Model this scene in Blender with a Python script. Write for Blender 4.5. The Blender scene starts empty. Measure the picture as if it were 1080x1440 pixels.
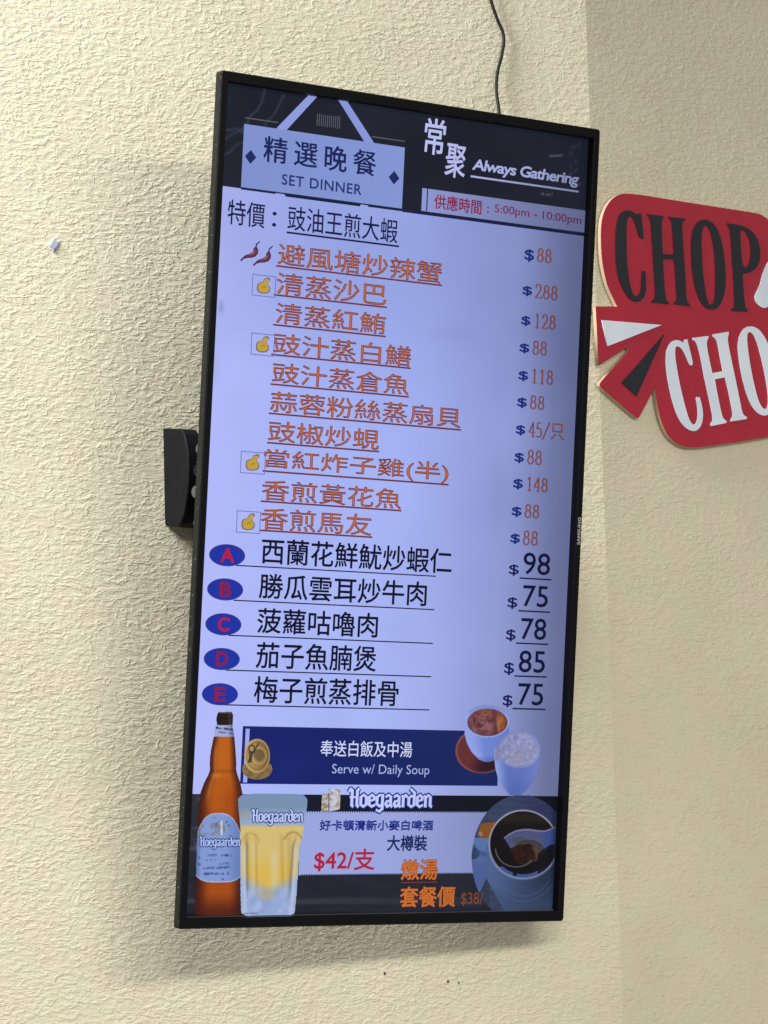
import bpy, bmesh, math, random
import numpy as np
from mathutils import Matrix, Vector

C = bpy.context.scene.collection
SC = bpy.context.scene
random.seed(7); rng = np.random.default_rng(7)

# ------------------------------------------------------------------ camera
cam_d = bpy.data.cameras.new("camera"); cam = bpy.data.objects.new("camera", cam_d); C.objects.link(cam)
SC.camera = cam
cam_d.sensor_fit = 'VERTICAL'; cam_d.sensor_height = 36.0; cam_d.lens = 36.0 * 4600 / 1440
cam_d.clip_start = 0.05; cam_d.clip_end = 60
PITCH, ROLL = math.radians(7.8), math.radians(1.6)
_r = Vector((1, 0, 0)); _u = Vector((0, -math.sin(PITCH), math.cos(PITCH))); _b = Vector((0, -math.cos(PITCH), -math.sin(PITCH)))
_r2 = _r * math.cos(ROLL) - _u * math.sin(ROLL); _u2 = _r * math.sin(ROLL) + _u * math.cos(ROLL)
M = Matrix.Identity(4)
for i in range(3):
    M[i][0], M[i][1], M[i][2] = _r2[i], _u2[i], _b[i]
M.translation = Vector((0, 0, 1.6)); cam.matrix_world = M

# ------------------------------------------------------------------ light
SC.view_settings.view_transform = 'Standard'; SC.view_settings.look = 'None'
SC.view_settings.exposure = 0; SC.view_settings.gamma = 1
w = bpy.data.worlds.new("World"); SC.world = w; w.use_nodes = True
bg = w.node_tree.nodes['Background']; bg.inputs[0].default_value = (1.0, 0.96, 0.88, 1); bg.inputs[1].default_value = 0.36

def area(name, loc, target, sx, sy, power, col, spread=180):
    l = bpy.data.lights.new(name, 'AREA'); l.shape = 'RECTANGLE'; l.size = sx; l.size_y = sy
    l.energy = power; l.color = col; l.spread = math.radians(spread)
    o = bpy.data.objects.new(name, l); C.objects.link(o); o.location = loc
    o.rotation_euler = (Vector(target) - Vector(loc)).to_track_quat('-Z', 'Y').to_euler()
    return o
# ceiling panels shining straight down in front of the wall, and one near the wall to the left
area("ceiling_lamp", (1.75, 1.2, 3.12), (1.7, 1.4, 0), 1.8, 0.7, 106, (1.0, 0.94, 0.82))
area("ceiling_lamp", (0.3, -0.6, 3.30), (0.3, -0.3, 0), 1.4, 0.5, 122, (1.0, 0.94, 0.84))
area("ceiling_lamp", (-1.5, 2.7, 3.8), (0.0, 3.9, 2.5), 0.7, 1.1, 128, (0.96, 1.0, 0.98))

# ------------------------------------------------------------------ helpers
def lin(c):
    out = []
    for v in c[:3]:
        v = max(0.0, v / 255.0)
        out.append(v / 12.92 if v <= 0.04045 else ((v + 0.055) / 1.055) ** 2.4)
    return tuple(out)

def link(name, me, mat=None, parent=None, mw=None):
    o = bpy.data.objects.new(name, me); C.objects.link(o)
    if mat is not None and me is not None: me.materials.append(mat)
    if parent is not None: o.parent = parent
    if mw is not None: o.matrix_world = mw
    return o

def empty(name, mw, label, cat, group=None):
    o = bpy.data.objects.new(name, None); C.objects.link(o); o.matrix_world = mw; o.empty_display_size = 0.05
    o['label'] = label; o['category'] = cat
    if group: o['group'] = group
    return o

def bm_mesh(name, bm, smooth=False):
    me = bpy.data.meshes.new(name); bm.normal_update(); bm.to_mesh(me); bm.free()
    for p in me.polygons: p.use_smooth = smooth
    return me

def box_bm(bm, x0, x1, y0, y1, z0, z1, bev=0.0):
    r = bmesh.ops.create_cube(bm, size=1.0)
    for v in r['verts']:
        v.co = Vector((x0 + (v.co.x + .5) * (x1 - x0), y0 + (v.co.y + .5) * (y1 - y0), z0 + (v.co.z + .5) * (z1 - z0)))
    if bev > 0:
        es = {e for v in r['verts'] for e in v.link_edges}
        bmesh.ops.bevel(bm, geom=list(es), offset=bev, segments=2, affect='EDGES', profile=0.6)

def cyl_bm(bm, p0, p1, r, seg=20, r2=None):
    p0, p1 = Vector(p0), Vector(p1); d = p1 - p0
    q = d.to_track_quat('Z', 'Y').to_matrix().to_4x4(); q.translation = (p0 + p1) / 2
    bmesh.ops.create_cone(bm, cap_ends=True, segments=seg, radius1=r, radius2=r if r2 is None else r2, depth=d.length, matrix=q)

def new_mat(name, base, rough=0.5, spec=0.5, metal=0.0):
    m = bpy.data.materials.new(name); m.use_nodes = True
    b = m.node_tree.nodes['Principled BSDF']
    b.inputs['Base Color'].default_value = (*base, 1); b.inputs['Roughness'].default_value = rough
    b.inputs['Specular IOR Level'].default_value = spec; b.inputs['Metallic'].default_value = metal
    return m

def nd(m, t, **kw):
    n = m.node_tree.nodes.new(t)
    for k, v in kw.items(): setattr(n, k, v)
    return n

# ------------------------------------------------------------------ materials
def stucco(name, base, seed, cover=0.0):
    m = new_mat(name, base, 0.62, 0.28); nt = m.node_tree; L = nt.links; b = nt.nodes['Principled BSDF']
    tc = nd(m, 'ShaderNodeTexCoord'); mp = nd(m, 'ShaderNodeMapping')
    mp.inputs['Location'].default_value = (seed, 0, 0); mp.inputs['Scale'].default_value = (0.62, 1, 1.2)
    L.new(tc.outputs['Object'], mp.inputs[0])
    warp = nd(m, 'ShaderNodeTexNoise'); warp.inputs['Scale'].default_value = 38; warp.inputs['Detail'].default_value = 1
    L.new(mp.outputs[0], warp.inputs['Vector'])
    vs = nd(m, 'ShaderNodeVectorMath', operation='SCALE'); vs.inputs['Scale'].default_value = 0.010
    L.new(warp.outputs['Color'], vs.inputs[0])
    va = nd(m, 'ShaderNodeVectorMath', operation='ADD'); L.new(mp.outputs[0], va.inputs[0]); L.new(vs.outputs[0], va.inputs[1])
    n1 = nd(m, 'ShaderNodeTexNoise'); n1.inputs['Scale'].default_value = 158; n1.inputs['Detail'].default_value = 3.0; n1.inputs['Roughness'].default_value = 0.6
    L.new(va.outputs[0], n1.inputs['Vector'])
    # ridges: worm-like raised strokes of the knocked-down plaster
    r1 = nd(m, 'ShaderNodeMapRange'); r1.interpolation_type = 'SMOOTHSTEP'
    r1.inputs['From Min'].default_value = 0.36; r1.inputs['From Max'].default_value = 0.68
    L.new(n1.outputs['Fac'], r1.inputs['Value'])
    n2 = nd(m, 'ShaderNodeTexNoise'); n2.inputs['Scale'].default_value = 190; n2.inputs['Detail'].default_value = 3
    L.new(va.outputs[0], n2.inputs['Vector'])
    n3 = nd(m, 'ShaderNodeTexNoise'); n3.inputs['Scale'].default_value = 17; n3.inputs['Detail'].default_value = 2
    L.new(mp.outputs[0], n3.inputs['Vector'])
    r3 = nd(m, 'ShaderNodeMapRange'); r3.inputs['From Min'].default_value = 0.35; r3.inputs['From Max'].default_value = 0.65
    r3.inputs['To Min'].default_value = 0.45 - cover * 2; r3.inputs['To Max'].default_value = 1.0
    L.new(n3.outputs['Fac'], r3.inputs['Value'])
    mu = nd(m, 'ShaderNodeMath', operation='MULTIPLY'); L.new(r1.outputs[0], mu.inputs[0]); L.new(r3.outputs[0], mu.inputs[1])
    # thin raised strokes left by the trowel
    n5 = nd(m, 'ShaderNodeTexNoise'); n5.inputs['Scale'].default_value = 96; n5.inputs['Detail'].default_value = 1.5
    L.new(va.outputs[0], n5.inputs['Vector'])
    sb = nd(m, 'ShaderNodeMath', operation='SUBTRACT'); L.new(n5.outputs['Fac'], sb.inputs[0]); sb.inputs[1].default_value = 0.5
    ab = nd(m, 'ShaderNodeMath', operation='ABSOLUTE'); L.new(sb.outputs[0], ab.inputs[0])
    rr = nd(m, 'ShaderNodeMapRange'); rr.interpolation_type = 'SMOOTHSTEP'; rr.inputs['From Min'].default_value = 0.0; rr.inputs['From Max'].default_value = 0.075
    rr.inputs['To Min'].default_value = 1.0; rr.inputs['To Max'].default_value = 0.0
    L.new(ab.outputs[0], rr.inputs['Value'])
    # strokes come and go
    gate = nd(m, 'ShaderNodeTexNoise'); gate.inputs['Scale'].default_value = 60; gate.inputs['Detail'].default_value = 2
    L.new(tc.outputs['Object'], gate.inputs['Vector'])
    gr = nd(m, 'ShaderNodeMapRange'); gr.interpolation_type = 'SMOOTHSTEP'; gr.inputs['From Min'].default_value = 0.42 + cover; gr.inputs['From Max'].default_value = 0.56 + cover
    L.new(gate.outputs['Fac'], gr.inputs['Value'])
    rm = nd(m, 'ShaderNodeMath', operation='MULTIPLY'); L.new(rr.outputs[0], rm.inputs[0]); L.new(gr.outputs[0], rm.inputs[1])
    ma = nd(m, 'ShaderNodeMath', operation='MULTIPLY_ADD'); L.new(n2.outputs['Fac'], ma.inputs[0]); ma.inputs[1].default_value = 0.45
    L.new(mu.outputs[0], ma.inputs[2])
    mb_ = nd(m, 'ShaderNodeMath', operation='MULTIPLY_ADD'); L.new(rm.outputs[0], mb_.inputs[0]); mb_.inputs[1].default_value = 0.55
    L.new(ma.outputs[0], mb_.inputs[2]); ma = mb_
    bp = nd(m, 'ShaderNodeBump'); bp.inputs['Strength'].default_value = 1.0; bp.inputs['Distance'].default_value = BUMP
    L.new(ma.outputs[0], bp.inputs['Height']); L.new(bp.outputs[0], b.inputs['Normal'])
    # faint unevenness of the paint itself
    n4 = nd(m, 'ShaderNodeTexNoise'); n4.inputs['Scale'].default_value = 5; n4.inputs['Detail'].default_value = 5
    L.new(tc.outputs['Object'], n4.inputs['Vector'])
    cr = nd(m, 'ShaderNodeValToRGB'); cr.color_ramp.elements[0].position = .3; cr.color_ramp.elements[1].position = .7
    cr.color_ramp.elements[0].color = (*[c * .94 for c in base], 1)
    cr.color_ramp.elements[1].color = (min(1, base[0] * 1.03), min(1, base[1] * 1.03), min(1, base[2] * 1.05), 1)
    L.new(n4.outputs['Fac'], cr.inputs[0])
    n6 = nd(m, 'ShaderNodeTexNoise'); n6.inputs['Scale'].default_value = 22; n6.inputs['Detail'].default_value = 3
    L.new(tc.outputs['Object'], n6.inputs['Vector'])
    c6 = nd(m, 'ShaderNodeValToRGB'); c6.color_ramp.elements[0].position = .36; c6.color_ramp.elements[1].position = .64
    c6.color_ramp.elements[0].color = (1.0, .965, .965, 1); c6.color_ramp.elements[1].color = (.965, 1.0, .97, 1)
    L.new(n6.outputs['Fac'], c6.inputs[0])
    mx = nd(m, 'ShaderNodeMix', data_type='RGBA', blend_type='MULTIPLY'); mx.inputs['Factor'].default_value = 1.0
    L.new(cr.outputs[0], mx.inputs['A']); L.new(c6.outputs[0], mx.inputs['B']); L.new(mx.outputs['Result'], b.inputs['Base Color'])
    return m
BUMP = 0.00070
MW1 = stucco("cream_stucco", (0.69, 0.645, 0.505), 0.0)
MW2 = stucco("cream_stucco_side", (0.69, 0.645, 0.505), 9.3, 0.02)

def plastic(name, base, rough, dust=0.0):
    m = new_mat(name, base, rough, 0.13); b = m.node_tree.nodes['Principled BSDF']; L = m.node_tree.links
    tc = nd(m, 'ShaderNodeTexCoord'); n = nd(m, 'ShaderNodeTexNoise'); n.inputs['Scale'].default_value = 60; n.inputs['Detail'].default_value = 5
    L.new(tc.outputs['Object'], n.inputs['Vector'])
    r = nd(m, 'ShaderNodeMapRange'); r.inputs['To Min'].default_value = rough - .1; r.inputs['To Max'].default_value = rough + .15
    L.new(n.outputs['Fac'], r.inputs['Value']); L.new(r.outputs[0], b.inputs['Roughness'])
    if dust > 0:
        n2 = nd(m, 'ShaderNodeTexNoise'); n2.inputs['Scale'].default_value = 210; n2.inputs['Detail'].default_value = 2
        L.new(tc.outputs['Object'], n2.inputs['Vector'])
        cr = nd(m, 'ShaderNodeValToRGB'); cr.color_ramp.elements[0].position = .66; cr.color_ramp.elements[1].position = .80
        cr.color_ramp.elements[0].color = (*base, 1); cr.color_ramp.elements[1].color = (dust, dust, dust * .95, 1)
        L.new(n2.outputs['Fac'], cr.inputs[0]); L.new(cr.outputs[0], b.inputs['Base Color'])
    return m
M_BEZEL = plastic("black_bezel_plastic", (0.004, 0.004, 0.006), 0.45)
M_SIDE = plastic("dusty_side_plastic", (0.011, 0.012, 0.010), 0.5, 0.14)
M_BACK = plastic("black_housing_plastic", (0.012, 0.012, 0.013), 0.55)
M_MOUNT = plastic("powder_coated_steel", (0.004, 0.004, 0.006), 0.6)
M_COVER = plastic("end_cover_plastic", (0.014, 0.019, 0.034), 0.6)
M_PIVOT = new_mat("worn_grey_steel", (0.075, 0.08, 0.08), 0.5, 0.4, 0.3)
M_CABLE = plastic("black_cable_rubber", (0.016, 0.015, 0.013), 0.45)
M_LOGO = new_mat("grey_printed_ink", (0.42, 0.42, 0.44), 0.5)

def painted(name, base, rough=0.42):
    m = new_mat(name, base, rough, 0.5); b = m.node_tree.nodes['Principled BSDF']; L = m.node_tree.links
    tc = nd(m, 'ShaderNodeTexCoord'); n = nd(m, 'ShaderNodeTexNoise'); n.inputs['Scale'].default_value = 14; n.inputs['Detail'].default_value = 6
    L.new(tc.outputs['Object'], n.inputs['Vector'])
    cr = nd(m, 'ShaderNodeValToRGB'); cr.color_ramp.elements[0].position = .35; cr.color_ramp.elements[1].position = .7
    cr.color_ramp.elements[0].color = (*[c * .93 for c in base], 1); cr.color_ramp.elements[1].color = (*[min(1, c * 1.05) for c in base], 1)
    L.new(n.outputs['Fac'], cr.inputs[0]); L.new(cr.outputs[0], b.inputs['Base Color'])
    bp = nd(m, 'ShaderNodeBump'); bp.inputs['Strength'].default_value = .15; bp.inputs['Distance'].default_value = .0004
    n2 = nd(m, 'ShaderNodeTexNoise'); n2.inputs['Scale'].default_value = 260; L.new(tc.outputs['Object'], n2.inputs['Vector'])
    L.new(n2.outputs['Fac'], bp.inputs['Height']); L.new(bp.outputs[0], b.inputs['Normal'])
    return m
M_RED = painted("red_vinyl_film", (0.42, 0.014, 0.040), 0.36)
M_BOARD = painted("raw_board_edge", (0.50, 0.36, 0.24), 0.75)
M_BLACK = painted("black_vinyl_film", (0.010, 0.012, 0.022), 0.38)
M_WHITE = painted("white_vinyl_film", (0.74, 0.83, 1.0), 0.40)
M_PUTTY = painted("pale_blue_putty", (0.36, 0.39, 0.55), 0.6)
M_SPECK = new_mat("dark_dirt", (0.05, 0.04, 0.03), 0.8)

# screen: an LCD gives off its picture; colour comes with each piece of the picture
def lcd():
    m = bpy.data.materials.new("lcd_picture"); m.use_nodes = True; b = m.node_tree.nodes['Principled BSDF']; L = m.node_tree.links
    b.inputs['Base Color'].default_value = (0.004, 0.004, 0.005, 1); b.inputs['Roughness'].default_value = 0.38; b.inputs['Specular IOR Level'].default_value = 0.10
    a = nd(m, 'ShaderNodeAttribute', attribute_name='col')
    L.new(a.outputs['Color'], b.inputs['Emission Color']); b.inputs['Emission Strength'].default_value = 1.0
    return m
M_LCD = lcd()

# ------------------------------------------------------------------ walls
YL, YR = math.radians(28), math.radians(38)
nl = Vector((math.sin(YL), -math.cos(YL), 0)); xl = Vector((math.cos(YL), math.sin(YL), 0))
nr = Vector((math.sin(YR), -math.cos(YR), 0)); xr = Vector((math.cos(YR), math.sin(YR), 0))
OL = Vector((-0.0805804, 4.00515289, 0)); CORNER = Vector((0.2853, 4.19969495, 0))
def frame(x, n, o):          # local x along the wall, local y up, local z out of the wall
    m = Matrix.Identity(4); up = Vector((0, 0, 1))
    for i in range(3): m[i][0], m[i][1], m[i][2] = x[i], up[i], n[i]
    m.translation = o; return m
FL, FR = frame(xl, nl, OL), frame(xr, nr, CORNER)
def wall(name, length, dirx, n, mat):
    # a slab 12 cm thick; local x along the wall, y into it
    bm = bmesh.new()
    sgn = 1 if length > 0 else -1
    pts = [(0, 0), (length, 0), (length, 0.12), (-sgn * 0.0 + sgn * 0.0, 0.12)]
    lo = [bm.verts.new((x, y, 0)) for x, y in pts]; hi = [bm.verts.new((x, y, 3.7)) for x, y in pts]
    for i in range(4):
        j = (i + 1) % 4; bm.faces.new((lo[i], lo[j], hi[j], hi[i]))
    bm.faces.new(lo[::-1]); bm.faces.new(hi)
    bmesh.ops.recalc_face_normals(bm, faces=bm.faces)
    me = bm_mesh(name, bm)
    m = Matrix.Identity(4)
    for i in range(3): m[i][0], m[i][1], m[i][2] = dirx[i], -n[i], (0, 0, 1)[i]
    m.translation = CORNER
    o = link(name, me, mat, None, m); o['kind'] = 'structure'; return o
WL = wall("wall_left", -2.6, xl, nl, MW1)
WR = wall("wall_right", 2.2, xr, nr, MW2)


# ------------------------------------------------------------------ layout data (mm)
TEXTS = [
    ('navy', 'special_text', '特價', (-255.7, -204.2, 318.0, 347.1), None),
    ('navy', 'special_text', '：', (-194.1, -188.1, 321.8, 339.1), None),
    ('navy', 'special_text', '豉油王煎大蝦', (-172.5, -14.4, 320.0, 349.0), (-173.2, 317.2, -11.3, 316.9)),
    ('dish', 'dish_name', '避風塘炒辣蟹', (-183.4, 53.3, 278.4, 303.4), (-185.5, 276.6, 54.9, 276.5)),
    ('dish', 'dish_name', '清蒸沙巴', (-183.1, -26.7, 244.2, 269.2), (-186.8, 242.0, -24.8, 243.2)),
    ('dish', 'dish_name', '清蒸紅鮪', (-182.7, -25.8, 210.0, 233.9), (-185.8, 207.3, -24.5, 208.2)),
    ('dish', 'dish_name', '豉汁蒸白鱔', (-183.6, 13.7, 174.5, 198.5), (-186.2, 172.9, 14.5, 172.8)),
    ('dish', 'dish_name', '豉汁蒸倉魚', (-183.2, 12.8, 140.3, 163.9), (-185.1, 138.0, 13.6, 138.8)),
    ('dish', 'dish_name', '蒜蓉粉絲蒸扇貝', (-184.1, 92.1, 106.4, 130.2), (-185.5, 103.9, 94.1, 104.6)),
    ('dish', 'dish_name', '豉椒炒蜆', (-184.7, -27.2, 71.9, 95.7), (-185.9, 70.0, -26.0, 70.0)),
    ('dish', 'dish_name', '當紅炸子雞(半)', (-188.8, 77.8, 38.2, 62.7), (-190.4, 36.5, 79.0, 37.1)),
    ('dish', 'dish_name', '香煎黃花魚', (-189.7, 9.4, 3.3, 26.6), (-190.6, 1.0, 10.9, 2.0)),
    ('dish', 'dish_name', '香煎馬友', (-189.2, -32.1, -30.7, -6.0), (-190.4, -32.5, -29.9, -32.2)),
    ('meal', 'set_meal_name', '西蘭花鮮魷炒蝦仁', (-186.2, 89.4, -71.0, -40.7), (-220.3, -74.5, 66.6, -74.7)),
    ('meal', 'set_meal_name', '勝瓜雲耳炒牛肉', (-187.0, 54.1, -111.5, -81.9), (-221.4, -115.0, 66.6, -115.0)),
    ('meal', 'set_meal_name', '菠蘿咕嚕肉', (-187.3, -15.6, -151.7, -122.3), (-226.1, -155.5, 66.8, -155.9)),
    ('meal', 'set_meal_name', '茄子魚腩煲', (-186.7, -15.7, -192.5, -161.7), (-227.2, -195.9, 66.8, -195.9)),
    ('meal', 'set_meal_name', '梅子煎蒸排骨', (-187.1, 19.4, -232.9, -201.4), (-230.1, -236.0, 66.1, -235.9)),
    ('dollar', 'dollar_sign', '$', (178.0, 193.2, 318.1, 333.7), None),
    ('price', 'price', '88', (196.8, 221.5, 319.3, 337.0), None),
    ('dollar', 'dollar_sign', '$', (177.5, 192.6, 275.6, 288.2), None),
    ('price', 'price', '288', (196.4, 233.7, 274.3, 292.4), None),
    ('dollar', 'dollar_sign', '$', (177.7, 192.4, 238.7, 251.2), None),
    ('price', 'price', '128', (197.1, 232.8, 237.4, 255.8), None),
    ('dollar', 'dollar_sign', '$', (177.2, 192.7, 205.0, 217.3), None),
    ('price', 'price', '88', (196.6, 220.8, 204.7, 222.4), None),
    ('dollar', 'dollar_sign', '$', (177.6, 192.7, 170.8, 183.4), None),
    ('price', 'price', '118', (196.6, 232.7, 169.3, 187.7), None),
    ('dollar', 'dollar_sign', '$', (177.5, 192.7, 137.6, 150.5), None),
    ('price', 'price', '88', (196.5, 221.1, 137.4, 155.0), None),
    ('dollar', 'dollar_sign', '$', (177.5, 192.2, 103.9, 116.6), None),
    ('price', 'price', '45/只', (196.9, 252.6, 102.9, 122.0), None),
    ('dollar', 'dollar_sign', '$', (177.5, 192.2, 69.8, 82.6), None),
    ('price', 'price', '88', (196.4, 221.1, 69.2, 87.5), None),
    ('dollar', 'dollar_sign', '$', (177.4, 192.5, 37.4, 50.5), None),
    ('price', 'price', '148', (196.7, 232.3, 36.2, 54.1), None),
    ('dollar', 'dollar_sign', '$', (177.0, 192.4, 3.5, 16.1), None),
    ('price', 'price', '88', (196.3, 220.9, 3.0, 20.4), None),
    ('dollar', 'dollar_sign', '$', (176.9, 192.0, -29.9, -17.1), None),
    ('price', 'price', '88', (195.6, 220.8, -30.5, -12.2), None),
    ('dollar2', 'dollar_sign', '$', (176.9, 192.4, -68.9, -54.8), None),
    ('price2', 'price', '98', (198.8, 240.9, -66.2, -39.0), (194.1, -71.3, 244.0, -71.1)),
    ('dollar2', 'dollar_sign', '$', (177.1, 192.5, -109.6, -95.2), None),
    ('price2', 'price', '75', (200.6, 239.9, -105.9, -79.6), (194.2, -111.4, 244.1, -111.5)),
    ('dollar2', 'dollar_sign', '$', (177.2, 192.2, -149.5, -134.6), None),
    ('price2', 'price', '78', (200.0, 239.5, -146.4, -119.8), (193.4, -151.3, 243.7, -151.2)),
    ('dollar2', 'dollar_sign', '$', (176.7, 192.2, -190.8, -175.2), None),
    ('price2', 'price', '85', (199.0, 240.1, -187.0, -159.7), (193.1, -191.6, 243.9, -191.7)),
    ('dollar2', 'dollar_sign', '$', (176.8, 192.3, -230.2, -215.1), None),
    ('price2', 'price', '75', (200.3, 239.6, -227.2, -200.3), (192.8, -231.6, 244.0, -231.8)),
    ('head', 'heading_text', '精選晚餐', (-210.7, -50.5, 395.9, 426.3), None),
    ('head2', 'heading_text', 'SET DINNER', (-183.5, -69.7, 371.9, 384.5), None),
    ('hours', 'hours_text', '供應時間', (37.3, 108.8, 367.9, 386.0), None),
    ('hours', 'hours_text', '：', (117.1, 120.3, 371.5, 379.2), None),
    ('hours2', 'hours_text', '5:00pm', (128.6, 182.4, 370.0, 383.3), None),
    ('hours2', 'hours_text', '-', (189.0, 195.0, 372.8, 374.1), None),
    ('hours2', 'hours_text', '10:00pm', (203.4, 264.7, 369.7, 383.2), None),
    ('white', 'shop_name', '常', (18.1, 50.0, 432.5, 476.4), None),
    ('white', 'shop_name', '聚', (50.2, 81.1, 408.4, 449.4), None),
    ('hand', 'shop_name', 'Always Gathering', (91.8, 257.9, 417.2, 435.2), (90.1, 413.6, 258.2, 412.6)),
    ('banner', 'banner_text', '奉送白飯及中湯', (-90.1, 43.5, -293.6, -274.6), None),
    ('banner2', 'banner_text', 'Serve w/ Daily Soup', (-72.0, 70.6, -317.2, -302.4), None),
    ('beer', 'beer_name', 'Hoegaarden', (-46.1, 76.7, -358.6, -331.3), None),
    ('outl', 'beer_text', '好卡頓清新小麥白啤酒', (-85.8, 79.9, -381.1, -368.7), None),
    ('bold', 'beer_text', '大樽裝', (13.0, 72.4, -405.8, -386.6), None),
    ('red', 'beer_price', '$42/支', (-91.0, -3.8, -429.2, -402.5), None),
    ('orange', 'soup_text', '燉湯', (35.1, 89.3, -440.4, -415.7), (35.1, -442.8, 89.5, -443.9)),
    ('orange', 'soup_text', '套餐價', (35.3, 117.5, -473.3, -448.5), None),
    ('orange2', 'soup_text', '$38/', (126.0, 159.9, -472.8, -456.3), None),
]
OVALS = [(-233.3, -63.5, (23.7, 11.8)), (-233.7, -103.0, (23.7, 11.8)), (-233.8, -143.3, (23.7, 11.8)), (-233.6, -183.3, (23.7, 11.8)), (-233.7, -223.9, (23.7, 11.8))]
BAN = [-199.9, 175.0, -326.8, -260.0]
LAB1 = (-252.0, -196.5, -401.5, -387.7)
LAB2 = (-182.7, -110.3, -374.5, -356.1)
BOARD = [(48.6, 2594.1), (77.8, 2595.6), (119.3, 2595.5), (154.3, 2595.6), (196.8, 2595.7), (239.7, 2595.9), (272.3, 2596.3), (295.9, 2595.9), (306.7, 2592.9), (317.4, 2586.9), (329.7, 2577.5), (356.0, 2584.7), (401.4, 2592.7), (457.7, 2584.2), (473.2, 2531.1), (475.4, 2449.1), (462.2, 2366.3), (421.3, 2319.7), (375.5, 2305.3), (338.1, 2297.1), (293.7, 2287.1), (235.4, 2275.5), (171.1, 2263.9), (144.8, 2261.4), (131.0, 2263.0), (117.4, 2268.4), (105.9, 2279.1), (98.1, 2293.9), (93.8, 2309.0), (91.2, 2324.2), (90.6, 2339.6), (60.4, 2296.0), (56.9, 2293.7), (53.7, 2294.2), (-6.0, 2329.0), (-7.7, 2332.1), (-6.9, 2335.9), (41.2, 2378.4), (45.8, 2382.6), (46.9, 2385.6), (44.1, 2386.7), (40.3, 2385.4), (-7.8, 2358.0), (-9.4, 2435.9), (28.3, 2439.8), (26.4, 2442.9), (19.5, 2453.8), (11.8, 2467.1), (7.0, 2485.8), (4.4, 2501.0), (3.8, 2524.1), (5.2, 2544.8), (8.5, 2558.1), (14.5, 2570.5), (24.2, 2582.0), (35.8, 2589.9)]
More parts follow.
